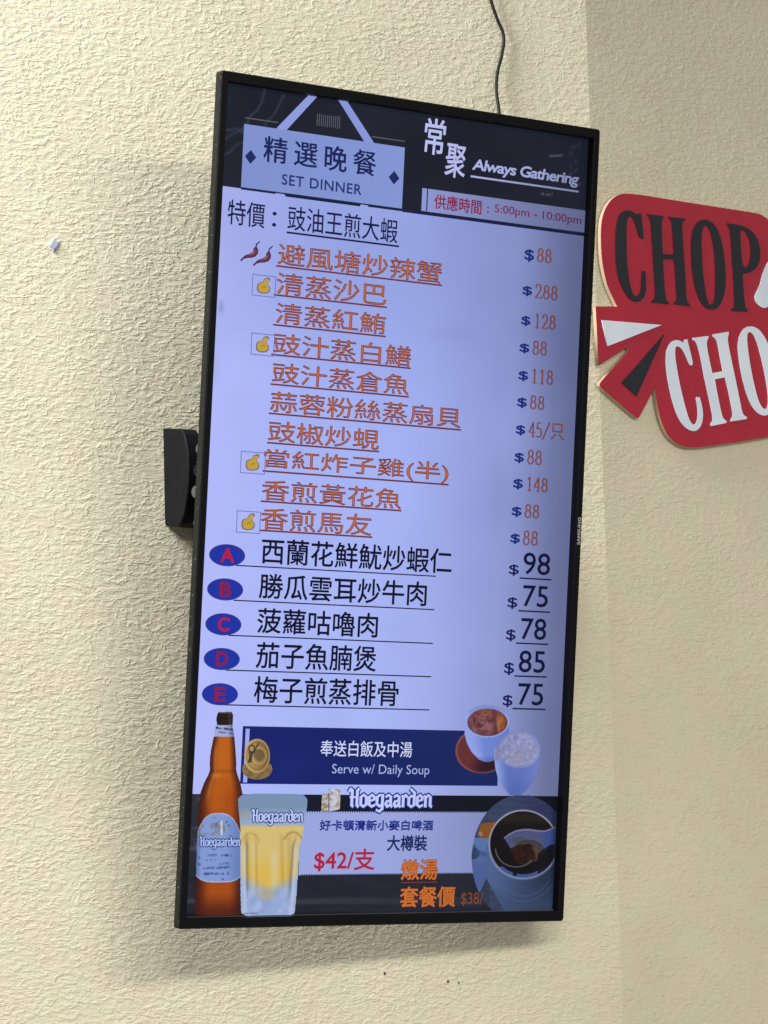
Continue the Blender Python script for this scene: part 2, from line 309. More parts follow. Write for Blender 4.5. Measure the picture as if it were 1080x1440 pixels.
LETTERS = {
    'C1': ([(75.9, 2570.0), (77.0, 2563.7), (77.9, 2554.2), (78.8, 2544.6), (78.4, 2536.0), (74.9, 2535.6), (71.4, 2537.4), (69.5, 2541.4), (67.5, 2548.7), (64.0, 2556.8), (60.8, 2562.3), (57.3, 2564.0), (53.8, 2563.3), (51.2, 2559.5), (49.7, 2551.9), (48.6, 2541.1), (47.9, 2526.2), (47.7, 2511.3), (48.1, 2497.5), (49.4, 2483.9), (51.2, 2471.4), (54.3, 2462.1), (58.2, 2457.3), (63.1, 2456.7), (67.4, 2459.8), (70.3, 2465.9), (71.7, 2474.6), (72.6, 2484.3), (73.3, 2491.8), (79.7, 2492.7), (80.0, 2485.0), (80.2, 2476.6), (79.7, 2466.9), (77.2, 2459.2), (72.0, 2452.8), (64.8, 2449.5), (57.1, 2449.2), (48.9, 2452.1), (41.6, 2459.8), (35.1, 2469.6), (30.8, 2480.8), (28.4, 2493.2), (27.8, 2509.0), (28.3, 2528.2), (29.7, 2541.0), (32.3, 2552.0), (36.2, 2561.5), (41.4, 2567.4), (47.9, 2570.6), (54.2, 2571.6), (60.5, 2570.4), (66.7, 2567.8), (70.9, 2568.8)], None),
    'H1': ([(86.5, 2570.2), (115.7, 2571.3), (117.3, 2570.1), (114.0, 2565.7), (112.4, 2562.5), (112.3, 2548.5), (112.3, 2533.5), (112.1, 2519.0), (132.3, 2520.7), (132.1, 2535.8), (131.6, 2552.9), (131.0, 2563.6), (129.8, 2567.2), (124.3, 2571.2), (155.2, 2572.4), (155.8, 2570.7), (150.5, 2565.9), (149.5, 2561.5), (150.0, 2544.3), (150.6, 2522.8), (151.7, 2501.4), (152.3, 2479.9), (152.0, 2462.7), (154.0, 2458.6), (159.1, 2453.2), (129.3, 2452.9), (129.1, 2455.0), (133.9, 2458.7), (134.4, 2462.0), (133.9, 2480.1), (133.3, 2499.4), (133.0, 2514.2), (112.1, 2512.3), (112.5, 2497.1), (113.2, 2475.8), (113.9, 2462.0), (116.0, 2456.8), (120.1, 2453.5), (119.3, 2452.1), (89.5, 2451.1), (89.0, 2453.0), (95.5, 2457.9), (95.8, 2463.3), (95.2, 2484.5), (94.6, 2508.0), (94.0, 2531.4), (93.3, 2550.6), (93.1, 2561.3), (91.2, 2564.8)], None),
    'O1': ([(192.3, 2575.7), (200.3, 2575.1), (207.4, 2572.1), (213.0, 2566.8), (217.6, 2558.6), (221.5, 2549.2), (223.8, 2538.6), (225.3, 2526.8), (226.3, 2512.7), (226.7, 2499.7), (225.2, 2486.5), (222.5, 2476.5), (218.3, 2467.4), (212.7, 2459.2), (205.8, 2454.2), (197.7, 2452.5), (189.0, 2453.0), (182.0, 2456.6), (175.9, 2464.1), (171.4, 2473.3), (167.6, 2483.7), (165.6, 2495.3), (164.4, 2510.3), (164.1, 2525.4), (164.6, 2538.4), (166.7, 2550.5), (170.1, 2559.6), (175.1, 2567.2), (182.0, 2572.9)], [(192.6, 2568.2), (197.6, 2566.6), (200.9, 2561.0), (203.5, 2553.7), (205.8, 2543.1), (207.2, 2530.2), (207.5, 2515.0), (207.4, 2499.8), (206.4, 2486.7), (205.0, 2473.6), (203.1, 2464.7), (198.8, 2459.4), (193.7, 2458.9), (190.4, 2464.5), (188.0, 2472.9), (186.2, 2484.6), (184.6, 2497.4), (184.0, 2512.4), (184.1, 2527.6), (183.8, 2541.7), (185.0, 2553.7), (187.2, 2562.7)]),
    'P1': ([(232.5, 2575.1), (244.4, 2575.4), (257.7, 2575.3), (268.0, 2574.1), (276.7, 2570.9), (283.9, 2566.3), (288.8, 2560.2), (292.1, 2552.9), (293.8, 2544.3), (293.3, 2535.4), (290.6, 2527.4), (285.7, 2520.3), (278.6, 2514.6), (270.2, 2511.0), (262.7, 2509.3), (258.2, 2508.6), (258.3, 2497.7), (259.0, 2483.5), (259.7, 2470.5), (260.6, 2461.9), (264.9, 2459.1), (264.0, 2456.3), (233.6, 2454.3), (234.2, 2456.5), (239.8, 2459.8), (240.8, 2468.6), (240.9, 2484.9), (240.8, 2501.2), (240.3, 2517.5), (239.7, 2533.8), (239.2, 2550.2), (238.7, 2559.9), (238.0, 2567.5)], [(258.8, 2569.9), (265.4, 2568.5), (270.4, 2564.7), (273.8, 2558.5), (275.5, 2549.9), (275.9, 2541.2), (274.7, 2532.3), (272.2, 2524.3), (268.5, 2519.0), (263.1, 2517.0), (259.6, 2519.7), (258.2, 2528.2), (257.3, 2539.1), (257.1, 2552.2), (256.9, 2562.0)]),
    'W1': ([(308.1, 2531.6), (300.6, 2519.8), (294.7, 2509.2), (291.0, 2497.9), (285.2, 2488.5), (280.4, 2482.5), (278.6, 2476.9), (281.2, 2470.6), (288.4, 2465.8), (297.2, 2464.3), (304.2, 2467.4), (314.6, 2478.4), (323.2, 2496.9), (329.0, 2516.2), (326.8, 2530.3), (319.7, 2537.3)], None),
    'C2': ([(150.4, 2407.5), (151.9, 2401.9), (153.8, 2395.1), (156.6, 2385.7), (158.8, 2375.6), (156.8, 2372.6), (153.1, 2372.7), (150.6, 2376.9), (147.2, 2383.5), (143.0, 2390.0), (137.7, 2395.0), (132.2, 2396.6), (128.5, 2394.8), (126.8, 2387.1), (127.9, 2374.8), (130.3, 2361.3), (133.2, 2346.5), (137.0, 2331.7), (140.9, 2318.3), (144.8, 2306.3), (148.9, 2297.0), (154.2, 2292.6), (159.9, 2294.4), (163.4, 2300.9), (164.4, 2309.2), (163.7, 2320.2), (161.8, 2328.3), (162.8, 2330.4), (168.4, 2330.9), (170.9, 2324.9), (173.1, 2315.4), (173.5, 2305.8), (171.1, 2296.0), (166.1, 2288.7), (158.4, 2284.0), (149.1, 2284.0), (140.1, 2287.4), (132.2, 2294.3), (125.4, 2304.7), (120.6, 2316.6), (116.3, 2329.9), (112.9, 2344.7), (110.6, 2359.6), (109.9, 2373.2), (110.9, 2385.6), (114.7, 2394.2), (120.5, 2401.0), (128.1, 2404.4), (135.4, 2404.7), (141.8, 2402.3), (144.6, 2403.3), (145.1, 2406.5)], None),
    'H2': ([(159.8, 2410.2), (189.0, 2415.8), (189.8, 2413.8), (186.2, 2409.3), (185.5, 2402.3), (187.6, 2391.4), (190.6, 2377.8), (193.7, 2365.6), (213.7, 2370.1), (210.6, 2382.4), (207.7, 2397.4), (205.5, 2408.3), (202.9, 2413.0), (197.5, 2415.9), (197.6, 2418.7), (227.2, 2425.3), (227.6, 2422.3), (224.9, 2417.1), (225.3, 2408.8), (228.3, 2395.1), (232.1, 2378.7), (235.9, 2362.3), (239.7, 2346.0), (243.4, 2329.6), (245.6, 2318.6), (248.2, 2313.2), (254.7, 2310.7), (253.6, 2308.1), (223.9, 2302.3), (224.0, 2305.0), (228.1, 2309.5), (228.4, 2314.4), (226.2, 2325.3), (223.2, 2339.0), (219.3, 2353.9), (216.0, 2361.7), (197.9, 2357.6), (200.0, 2345.3), (203.0, 2331.7), (206.0, 2318.1), (209.1, 2307.3), (212.7, 2304.1), (216.3, 2302.4), (215.6, 2299.8), (186.8, 2293.1), (186.0, 2295.8), (191.0, 2301.7), (190.9, 2307.2), (188.3, 2319.4), (184.5, 2335.7), (180.7, 2350.6), (176.9, 2366.9), (174.1, 2383.2), (171.0, 2394.0), (168.3, 2402.0), (165.1, 2405.9), (160.6, 2407.5)], None),
    'O2': ([(267.9, 2436.7), (278.4, 2436.4), (287.7, 2431.6), (295.0, 2423.9), (301.2, 2414.6), (305.2, 2402.3), (309.1, 2385.7), (311.8, 2367.6), (312.6, 2349.4), (310.8, 2335.2), (305.3, 2324.9), (298.2, 2318.7), (289.4, 2315.4), (279.8, 2315.8), (270.5, 2320.6), (263.3, 2328.4), (257.3, 2339.1), (252.4, 2352.6), (248.4, 2366.2), (245.5, 2381.4), (243.6, 2396.6), (243.4, 2409.1), (246.9, 2420.7), (253.1, 2429.7), (260.1, 2434.6)], [(267.4, 2429.0), (273.9, 2425.4), (279.1, 2416.7), (283.3, 2405.9), (287.3, 2392.2), (291.2, 2377.0), (294.1, 2361.8), (296.2, 2348.0), (296.4, 2336.8), (294.6, 2328.2), (289.9, 2324.3), (285.2, 2325.3), (279.8, 2331.2), (275.5, 2340.6), (271.6, 2354.3), (267.7, 2369.3), (264.8, 2384.5), (262.7, 2398.3), (261.3, 2412.2), (261.3, 2422.0), (262.9, 2427.1)]),
    'P2': ([(316.0, 2451.4), (345.6, 2457.9), (365.0, 2453.4), (373.8, 2437.1), (370.6, 2418.3), (358.1, 2407.2), (340.1, 2401.2), (347.6, 2363.7), (352.0, 2341.4), (359.6, 2337.8), (358.5, 2335.6), (323.9, 2327.8), (324.0, 2329.9), (331.2, 2335.4), (326.0, 2361.8), (320.7, 2400.9), (319.1, 2438.9)], [(337.1, 2446.3), (346.7, 2444.4), (353.8, 2432.3), (353.0, 2419.5), (346.7, 2413.2), (338.9, 2412.5), (336.2, 2426.4)]),
    'wedge1': ([(-1.0, 2418.5), (104.7, 2422.4), (7.1, 2384.5)], None),
    'wedge2': ([(109.3, 2410.2), (29.7, 2338.4), (55.4, 2322.2)], None),
}
# ------------------------------------------------------------------ the screen
TV = Matrix(((0.81298689, 0.07607409, 0.57729112, 0.01842783), (0.58228093, -0.10810093, -0.80576864, 3.86695965),
             (0.00110759, 0.99122496, -0.13218114, 2.12972849), (0, 0, 0, 1)))
tv = empty("menu_screen", TV, "tall black framed menu display glowing with orange and navy Chinese dish names and prices", "menu screen")
def tvlink(name, me, mat, parent=None):
    o = bpy.data.objects.new(name, me); C.objects.link(o); me.materials.append(mat); o.parent = parent or tv; return o
OW, OH, IW, IH, DEP = 0.280, 0.4925, 0.2705, 0.4805, 0.012
def ring(bm, rects):     # rects: list of (hw, hh, z, corner radius); lofts them in order
    loops = []
    for hw, hh, z, r in rects:
        lp = []
        for cx, cy, a0 in ((1, 1, 0), (-1, 1, 90), (-1, -1, 180), (1, -1, 270)):
            for k in range(5):
                a = math.radians(a0 + k * 22.5)
                lp.append(bm.verts.new((cx * (hw - r) + r * math.cos(a), cy * (hh - r) + r * math.sin(a), z)))
        loops.append(lp)
    n = len(loops[0])
    for a, b in zip(loops, loops[1:]):
        for i in range(n):
            j = (i + 1) % n; bm.faces.new((a[i], a[j], b[j], b[i]))
    return loops
bm = bmesh.new()
ring(bm, [(OW, OH, -0.0015, .004), (OW - .0012, OH - .0012, 0, .003), (IW + .0008, IH + .0008, 0, .0012), (IW, IH, -.0008, .001), (IW, IH, -DEP - .001, .001)])
bmesh.ops.recalc_face_normals(bm, faces=bm.faces)
me = bm_mesh("bezel", bm)
bez = tvlink("bezel", me, M_BEZEL)
bm = bmesh.new()
lp = ring(bm, [(OW, OH, -0.0018, .004), (OW, OH, -0.012, .004), (OW - .004, OH - .004, -0.0125, .004), (OW - .004, OH - .004, -0.016, .004)])
bmesh.ops.recalc_face_normals(bm, faces=bm.faces)
tvlink("side_rim", bm_mesh("side_rim", bm), M_SIDE)
bm = bmesh.new()
lp = ring(bm, [(OW - .006, OH - .006, -0.0125, .006), (OW - .010, OH - .010, -0.026, .01), (OW - .045, OH - .05, -0.034, .02), (OW - .09, OH - .12, -0.050, .02)])
bm.faces.new(lp[-1]); bmesh.ops.recalc_face_normals(bm, faces=bm.faces)
tvlink("back_housing", bm_mesh("back_housing", bm), M_BACK)
# thin grey lip along the bottom of the recess
bm = bmesh.new(); box_bm(bm, -.266, .266, -.4796, -.4788, -.0055, -.0035)
tvlink("bottom_lip", bm_mesh("bottom_lip", bm), M_PIVOT)

# mm on the screen -> coordinates of the picture shown (the artwork is drawn in these units)
H = [1.0375747, 0.060465702, 553.50543, 0.17107075, -1.1687518, 719.29352, 0.00014747333, 7.0086409e-06]
def art(u, v):
    d = H[6] * u + H[7] * v + 1
    return (H[0] * u + H[1] * v + H[2]) / d, (H[3] * u + H[4] * v + H[5]) / d

ZS = -DEP
def set_col(me, col):
    n = len(me.vertices)
    at = me.color_attributes.new('col', 'FLOAT_COLOR', 'POINT')
    c = np.ones((n, 4), dtype=np.float32); c[:, :3] = col
    at.data.foreach_set('color', c.ravel())

def srgb2lin(a):
    a = np.clip(a / 255.0, 0, 1.2); return np.where(a <= .04045, a / 12.92, ((a + .055) / 1.055) ** 2.4)

def grid_pic(name, u0, u1, v0, v1, step, fn, z, parent):
    """a printed/shown picture: a fine flat grid whose vertices carry the colours that fn(X, Y) gives"""
    nu = max(2, int((u1 - u0) / step) + 1); nv = max(2, int((v1 - v0) / step) + 1)
    us = np.linspace(u0, u1, nu); vs = np.linspace(v0, v1, nv)
    U, V = np.meshgrid(us, vs); X, Y = art(U, V)
    rgb, mask = fn(X, Y, U, V)
    idx = np.arange(nu * nv).reshape(nv, nu)
    f = np.stack([idx[:-1, :-1], idx[:-1, 1:], idx[1:, 1:], idx[1:, :-1]], -1).reshape(-1, 4)
    fm = (mask[:-1, :-1].astype(int) + mask[:-1, 1:] + mask[1:, 1:] + mask[1:, :-1]).ravel() >= 3
    f = f[fm]; used = np.unique(f); remap = -np.ones(nu * nv, int); remap[used] = np.arange(len(used))
    co = np.stack([U.ravel()[used] / 1000, V.ravel()[used] / 1000, np.full(len(used), ZS + z)], -1)
    me = bpy.data.meshes.new(name); me.from_pydata(co.tolist(), [], remap[f].tolist())
    set_col(me, srgb2lin(rgb.reshape(-1, 3)[used]))
    return tvlink(name, me, M_LCD, parent)

def _vn(X, Y, s, seed=0):
    x, y = X / s + seed * 3.7, Y / s - seed * 1.9; xi, yi = np.floor(x).astype(int), np.floor(y).astype(int); fx, fy = x - xi, y - yi
    fx, fy = fx * fx * (3 - 2 * fx), fy * fy * (3 - 2 * fy)
    def h(a, b):
        t = np.sin(a * 127.1 + b * 311.7 + seed * 74.7) * 43758.5453; return t - np.floor(t)
    return (h(xi, yi) * (1 - fx) + h(xi + 1, yi) * fx) * (1 - fy) + (h(xi, yi + 1) * (1 - fx) + h(xi + 1, yi + 1) * fx) * fy
def vnoise(X, Y, s, seed=0):      # three turned layers, so that no grid shows
    r = 0.0
    for k, (a, w_) in enumerate(((.5, .5), (1.7, .32), (2.9, .18))):
        ca, sa = math.cos(a), math.sin(a); r = r + _vn(X * ca - Y * sa, X * sa + Y * ca, s * (1.25, .8, .5)[k], seed + k * 5) * w_
    return np.clip((r - .5) * 1.5 + .5, 0, 1)

def mix(a, b, t): return a * (1 - t[..., None]) + b * t[..., None]
def sm(a, b, x):
    t = np.clip((x - a) / (b - a), 0, 1); return t * t * (3 - 2 * t)
def A(*c): return np.array(c, float)
def inpoly(X, Y, pts):
    r = np.zeros(X.shape, bool); n = len(pts)
    for i in range(n):
        x0, y0 = pts[i]; x1, y1 = pts[(i + 1) % n]
        if y0 == y1: continue
        c = ((y0 > Y) != (y1 > Y)) & (X < (x1 - x0) * (Y - y0) / (y1 - y0) + x0); r ^= c
    return r
def ell(X, Y, cx, cy, rx, ry): return np.sqrt(((X - cx) / rx) ** 2 + ((Y - cy) / ry) ** 2)
def paint(rgb, m, c):
    """m: soft mask 0..1"""
    return rgb * (1 - m[..., None]) + (c if isinstance(c, np.ndarray) and c.ndim == 3 else np.broadcast_to(c, rgb.shape)) * m[..., None]

def edge_fall(X, Y, U):      # view-angle dimming put into the colours: even at left, darker towards the right edge
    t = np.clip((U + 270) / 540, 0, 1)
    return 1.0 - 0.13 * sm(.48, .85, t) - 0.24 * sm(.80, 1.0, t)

def white_bg(X, Y, U, V):  # white ground with the view-angle gradient put into its colours
    t = np.clip((V + 477) / 954, 0, 1); f = edge_fall(X, Y, U)
    c = mix(np.broadcast_to(A(170, 183, 246), U.shape + (3,)), A(158, 173, 240), sm(.1, .9, t))
    tu = np.clip((U + 270) / 540, 0, 1)
    c = mix(c, A(180, 187, 252), (1 - sm(0, .28, tu)) * .8)
    c = mix(c, A(164, 176, 246) * .95, sm(.5, 1, tu) * .5)
    top = sm(.62, .82, t); c = c * (1 - .06 * top)[..., None]
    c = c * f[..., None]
    c += (vnoise(X, Y, 60, 3)[..., None] - .5) * 6
    for (sx, sy, rx, ry, k) in ((311, 432, 3.5, 9, .16), (300, 520, 8, 22, .05), (640, 470, 40, 12, .03), (560, 905, 26, 60, .025), (700, 700, 14, 50, .03)):
        c = c * (1 - k * np.exp(-ell(X, Y, sx, sy, rx, ry) ** 2))[..., None]
    return c, np.ones(U.shape, bool)
disp = grid_pic("display", -IW * 1000, IW * 1000, -IH * 1000, IH * 1000, 2.0, white_bg, 0, tv)

def dark_head(X, Y, U, V):
    t = np.clip((U + 270) / 540, 0, 1)
    c = np.broadcast_to(A(24, 29, 43), U.shape + (3,)) * 1.0
    c = c + ((vnoise(X, Y, 70, 5) - .5) * 7)[..., None] + (t * -2)[..., None]
    # pale veins of the dark marble backdrop, upper left
    for (cx, cy, r, lo, hi) in ((255, 90, 122, 300, 400), (240, 60, 175, 318, 398), (300, 300, 120, 300, 430)):
        d = np.abs(np.sqrt((X - cx) ** 2 + ((Y - cy) * 1.0) ** 2) - r + (vnoise(X, Y, 18, 8) - .5) * 9)
        m = np.exp(-(d / 2.0) ** 2) * (X < 400) * (Y < 235) * .55
        c = paint(c, m, A(62, 68, 88))
    # a small wavy reflection painted in, and faint scratchy marks, near the right
    m = np.exp(-((Y - 219 - .0006 * (X - 782) ** 2 + .05 * (X - 782)) / 1.6) ** 2) * sm(769, 775, X) * (1 - sm(788, 794, X)) * .7
    c = paint(c, m, A(95, 100, 118))
    m = (vnoise(X, Y, 5, 11) > .60) * (X > 800) * (X < 818) * (Y < 262) * .22 * vnoise(X, Y, 14, 4); c = paint(c, m * 1.0, A(110, 115, 140))
    m = (vnoise(X, Y, 3, 12) > .55) * (ell(X, Y, 769, 272.5, 10, 3) < 1) * .4; c = paint(c, m, A(120, 120, 140))
    return c, np.ones(U.shape, bool)
HB = 361.2
grid_pic("header_backdrop", -IW * 1000, IW * 1000, HB, IH * 1000, 1.4, dark_head, .0002, disp)

def flat(name, polys, col, z, parent=None, fall=True):
    vs, fs = [], []
    for p in polys:
        b = len(vs); vs += [(x / 1000, y / 1000, ZS + z) for x, y in p]; fs.append(list(range(b, b + len(p))))
    me = bpy.data.meshes.new(name); me.from_pydata(vs, [], fs)
    c = np.array([srgb2lin(A(*col)) for _ in vs])
    if fall:
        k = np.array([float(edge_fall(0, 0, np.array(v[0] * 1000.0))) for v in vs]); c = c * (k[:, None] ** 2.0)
    set_col(me, c); return tvlink(name, me, M_LCD, parent or disp)
def line_poly(x0, y0, x1, y1, th):
    return [(x0, y0 + th / 2), (x0, y0 - th / 2), (x1, y1 - th / 2), (x1, y1 + th / 2)]

NAVY = (18, 24, 72)
def plq(X, Y, U, V):
    c = np.broadcast_to(A(128, 146, 208), U.shape + (3,)) * 1.0
    c = c * (1 + (X - 450) * .00012)[..., None]
    return c, np.ones(U.shape, bool)
plaque_o = grid_pic("plaque", -239.0, -9.7, 362.7, 436.2, 4, plq, .0006, disp)
flat("strap", [[(-151.5, 481), (-139, 481), (-180.1, 436), (-194.7, 436)]], (140, 155, 222), .0004)
flat("strap", [[(-109.5, 481), (-96.5, 481), (-54.3, 436), (-68.7, 436)]], (135, 150, 215), .0004)
flat("plaque_top_line", [line_poly(-238, 443.5, -192, 443.5, 1.3)], (88, 90, 102), .0004)  # thin grey line just above the plaque, left and right
flat("plaque_top_line", [line_poly(-58, 443.5, -10, 443.5, 1.3)], (88, 90, 102), .0004)
flat("barcode_mark", [[(x, 461 + random.uniform(-1, 1)), (x, 447 + random.uniform(-1, 1)), (x + 1.0, 447), (x + 1.0, 461)] for x in np.linspace(-138, -106, 12)], (92, 96, 112), .0004)
for cx, cy in ((-228.0, 399.0), (-23.5, 398.3)):
    flat("diamond", [[(cx, cy + 8.2), (cx - 7.9, cy), (cx, cy - 8.2), (cx + 7.9, cy)]], (24, 38, 92), .0008)
flat("header_edge", [[(-239, 362.8), (-194, 362.8), (-190, 360.0), (-239, 360.0)]], (16, 26, 58), .0005)
flat("header_edge", [[(-181, 363), (-68.5, 363), (-71, 358.6), (-176, 358.6)]], (16, 26, 58), .0005)
flat("header_edge", [[(-57, 363), (-9.7, 363), (-9.7, 359.5), (-60, 359.5)]], (16, 26, 58), .0005)
flat("header_edge", [line_poly(-9.7, 360.0, 270.4, 360.0, 2.4)], (16, 28, 78), .0009)
flat("hours_box", [[(19, 390.8), (270.4, 390.8), (270.4, 363.2), (19, 363.2)]], (142, 152, 208), .0006)
flat("hours_rule", [[(25.9, 390.8), (27.7, 390.8), (27.7, 363.4), (25.9, 363.4)]], (30, 50, 120), .0008)

# ---- lettering
def fit(me, bx, shear=0.0):
    n = len(me.vertices); co = np.empty(n * 3); me.vertices.foreach_get('co', co); co = co.reshape(-1, 3)
    if shear: co[:, 0] += co[:, 1] * shear
    a, b = co[:, :2].min(0), co[:, :2].max(0); s = np.maximum(b - a, 1e-6)
    u0, u1, v0, v1 = bx
    co[:, 0] = u0 + (co[:, 0] - a[0]) / s[0] * (u1 - u0); co[:, 1] = v0 + (co[:, 1] - a[1]) / s[1] * (v1 - v0)
    return co
def text_mesh(txt, offset=0.0, space=1.0, res=3, ming=0.0):
    cu = bpy.data.curves.new('t', 'FONT'); cu.body = txt; cu.size = 1.0; cu.offset = offset; cu.space_character = space; cu.resolution_u = res
    o = bpy.data.objects.new('t', cu); C.objects.link(o); bpy.context.view_layer.update()
    dg = bpy.context.evaluated_depsgraph_get(); me = bpy.data.meshes.new_from_object(o.evaluated_get(dg), depsgraph=dg)
    bpy.data.objects.remove(o); bpy.data.curves.remove(cu); me.materials.clear()
    if ming:
        bm = bmesh.new(); bm.from_mesh(me); bmesh.ops.remove_doubles(bm, verts=bm.verts, dist=1e-5)
        nrm = {}
        for e in bm.edges:
            if len(e.link_faces) != 1: continue
            f = e.link_faces[0]; c = f.calc_center_median(); mid = (e.verts[0].co + e.verts[1].co) / 2
            d = e.verts[1].co - e.verts[0].co; n = Vector((-d.y, d.x, 0))
            if n.length < 1e-9: continue
            n.normalize()
            if n.dot(c - mid) > 0: n = -n
            for v in e.verts: nrm[v] = nrm.get(v, Vector()) + n * d.length
        for v, n in nrm.items():
            if n.length > 1e-9:
                n.normalize(); v.co.y -= ming * n.y; v.co.x -= ming * .22 * n.x
        bm.to_mesh(me); bm.free()
    return me
def put(name, me, co, col, z, parent):
    n = len(me.vertices); c3 = np.zeros((n, 3)); c3[:, :2] = co[:, :2] / 1000; c3[:, 2] = ZS + z
    me.vertices.foreach_set('co', c3.ravel()); me.update(); me.name = name
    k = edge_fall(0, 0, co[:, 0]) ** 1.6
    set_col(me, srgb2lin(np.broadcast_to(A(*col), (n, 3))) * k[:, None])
    return tvlink(name, me, M_LCD, parent)
def ribbons(me, co, w):
    """flat strips of half-width w along every outline edge of the lettering, with round joins"""
    bm = bmesh.new(); bm.from_mesh(me); bm.verts.ensure_lookup_table()
    for i, v in enumerate(bm.verts): v.co = (co[i][0], co[i][1], 0)
    bmesh.ops.remove_doubles(bm, verts=bm.verts, dist=1e-4)
    vs, fs, seen = [], [], set()
    for e in bm.edges:
        if len(e.link_faces) != 1: continue
        p, q = e.verts[0].co, e.verts[1].co; d = q - p
        if d.length < 1e-6: continue
        d.normalize(); n = Vector((-d.y, d.x, 0)) * w; k = len(vs)
        vs += [p + n, p - n, q - n, q + n]; fs.append((k, k + 1, k + 2, k + 3))
        for v in e.verts:
            if v.index in seen: continue
            seen.add(v.index); k = len(vs)
            vs += [v.co + Vector((math.cos(a), math.sin(a), 0)) * w for a in (0.39, 1.18, 1.96, 2.75, 3.53, 4.32, 5.11, 5.89)]; fs.append(tuple(range(k, k + 8)))
    bm.free(); return vs, fs
def solid(name, vs, fs, col, z):
    me = bpy.data.meshes.new(name); me.from_pydata([(v[0] / 1000, v[1] / 1000, ZS + z) for v in vs], [], fs)
    x = np.array([v[0] for v in vs]); k = edge_fall(0, 0, x) ** 1.6
    set_col(me, srgb2lin(np.broadcast_to(A(*col), (len(vs), 3))) * k[:, None]); tvlink(name, me, M_LCD, disp)
def write(name, txt, bx, col, z=.0010, off=0.0, space=1.0, ming=0.0, shear=0.0, outline=None, ow=0.0, oz=.0002, underline=None, uth=2.0, over=0.0):
    """off, ow: extra stroke and outline width in mm"""
    me = text_mesh(txt, min(off, 0) * .05, space, 3, ming); o_ = max(off, 0)
    bx = (bx[0] + o_, bx[1] - o_, bx[2] + o_, bx[3] - o_); co = fit(me, bx, shear)
    vs = [tuple(c) for c in co]; fs = [tuple(p.vertices) for p in me.polygons]
    if o_:
        v2, f2 = ribbons(me, co, o_); k = len(vs); vs += [tuple(v) for v in v2]; fs += [tuple(i + k for i in f) for f in f2]
    solid(name, vs, fs, col, z)
    if over:
        v2, f2 = ribbons(me, co, over); solid(name + "_outline", v2, f2, outline, z + .0001)
    elif outline:
        v2, f2 = ribbons(me, co, o_ + ow); solid(name + "_outline", v2, f2, outline, z - oz)
    if underline:
        u0, v0, u1, v1 = underline; v = (v0 + v1) / 2
        flat("underline", [line_poly(u0, v, u1, v, uth)], outline or col, z - .0001)
# pointed pen-like letters for the beer name: strokes thick when upright, thin when level
PEN = {'H': (1.0, [[(.02, 1.30), (.16, 1.50), (.30, 1.38), (.30, .12), (.42, 0)], [(.92, 1.50), (.78, 1.36), (.78, .12), (.92, -.02)], [(.12, .78), (.30, .84), (.78, .78)]]),
       'o': (.80, [[(.40, 1), (.14, .82), (.14, .18), (.40, 0), (.66, .18), (.66, .82), (.40, 1)]]),
       'e': (.74, [[(.68, .16), (.40, 0), (.14, .18), (.14, .82), (.40, 1), (.64, .80), (.58, .60), (.16, .46)]]),
       'g': (.82, [[(.40, 1), (.14, .82), (.14, .22), (.40, .04), (.66, .22)], [(.74, 1.02), (.40, 1)], [(.66, .98), (.66, -.18), (.40, -.42), (.10, -.28)]]),
       'a': (.80, [[(.14, .84), (.40, 1), (.62, .84), (.62, .12), (.76, 0)], [(.62, .56), (.28, .46), (.14, .22), (.32, 0), (.62, .22)]]),
       'r': (.62, [[(.06, .94), (.22, .88), (.22, .02)], [(.22, .78), (.44, 1), (.58, .86)]]),
       'd': (.82, [[(.28, 1.52), (.66, 1.22), (.66, .16), (.40, 0), (.14, .18), (.14, .76), (.40, .94), (.66, .80)]]),
       'n': (.86, [[(.06, .94), (.20, .86), (.20, .02)], [(.20, .78), (.46, 1), (.66, .84), (.66, .12), (.80, 0)]])}
def pen_text(name, txt, bx, col, outline, z, ow):
    u0, u1, v0, v1 = bx; tot = sum(PEN[c][0] for c in txt); sx = (u1 - u0) / tot; sy = (v1 - v0) / 1.96; x = u0; L_ = []
    for ch in txt:
        for s_ in PEN[ch][1]: L_.append([(x + a * sx, v0 + (b + .43) * sy) for a, b in s_])
        x += PEN[ch][0] * sx
    for k, (c_, zz, ex) in enumerate(((outline, z - .0002, ow), (col, z, 0))):
        vs, fs = [], []
        for ln in L_:
            for (x0, y0), (x1, y1) in zip(ln, ln[1:]):
                d = Vector((x1 - x0, y1 - y0)); l_ = d.length
                if l_ < 1e-6: continue
                d /= l_; w_ = sx * .112 * (.55 + .65 * abs(d.y)) + ex; n = Vector((-d.y, d.x)) * w_; i0 = len(vs); e_ = d * w_ * .45
                a, b = Vector((x0, y0)) - e_, Vector((x1, y1)) + e_
                vs += [tuple(a + n), tuple(a - n), tuple(b - n), tuple(b + n)]; fs.append((i0, i0 + 1, i0 + 2, i0 + 3))
        solid(name + ("_outline" if k == 0 else ""), vs, fs, c_, zz)
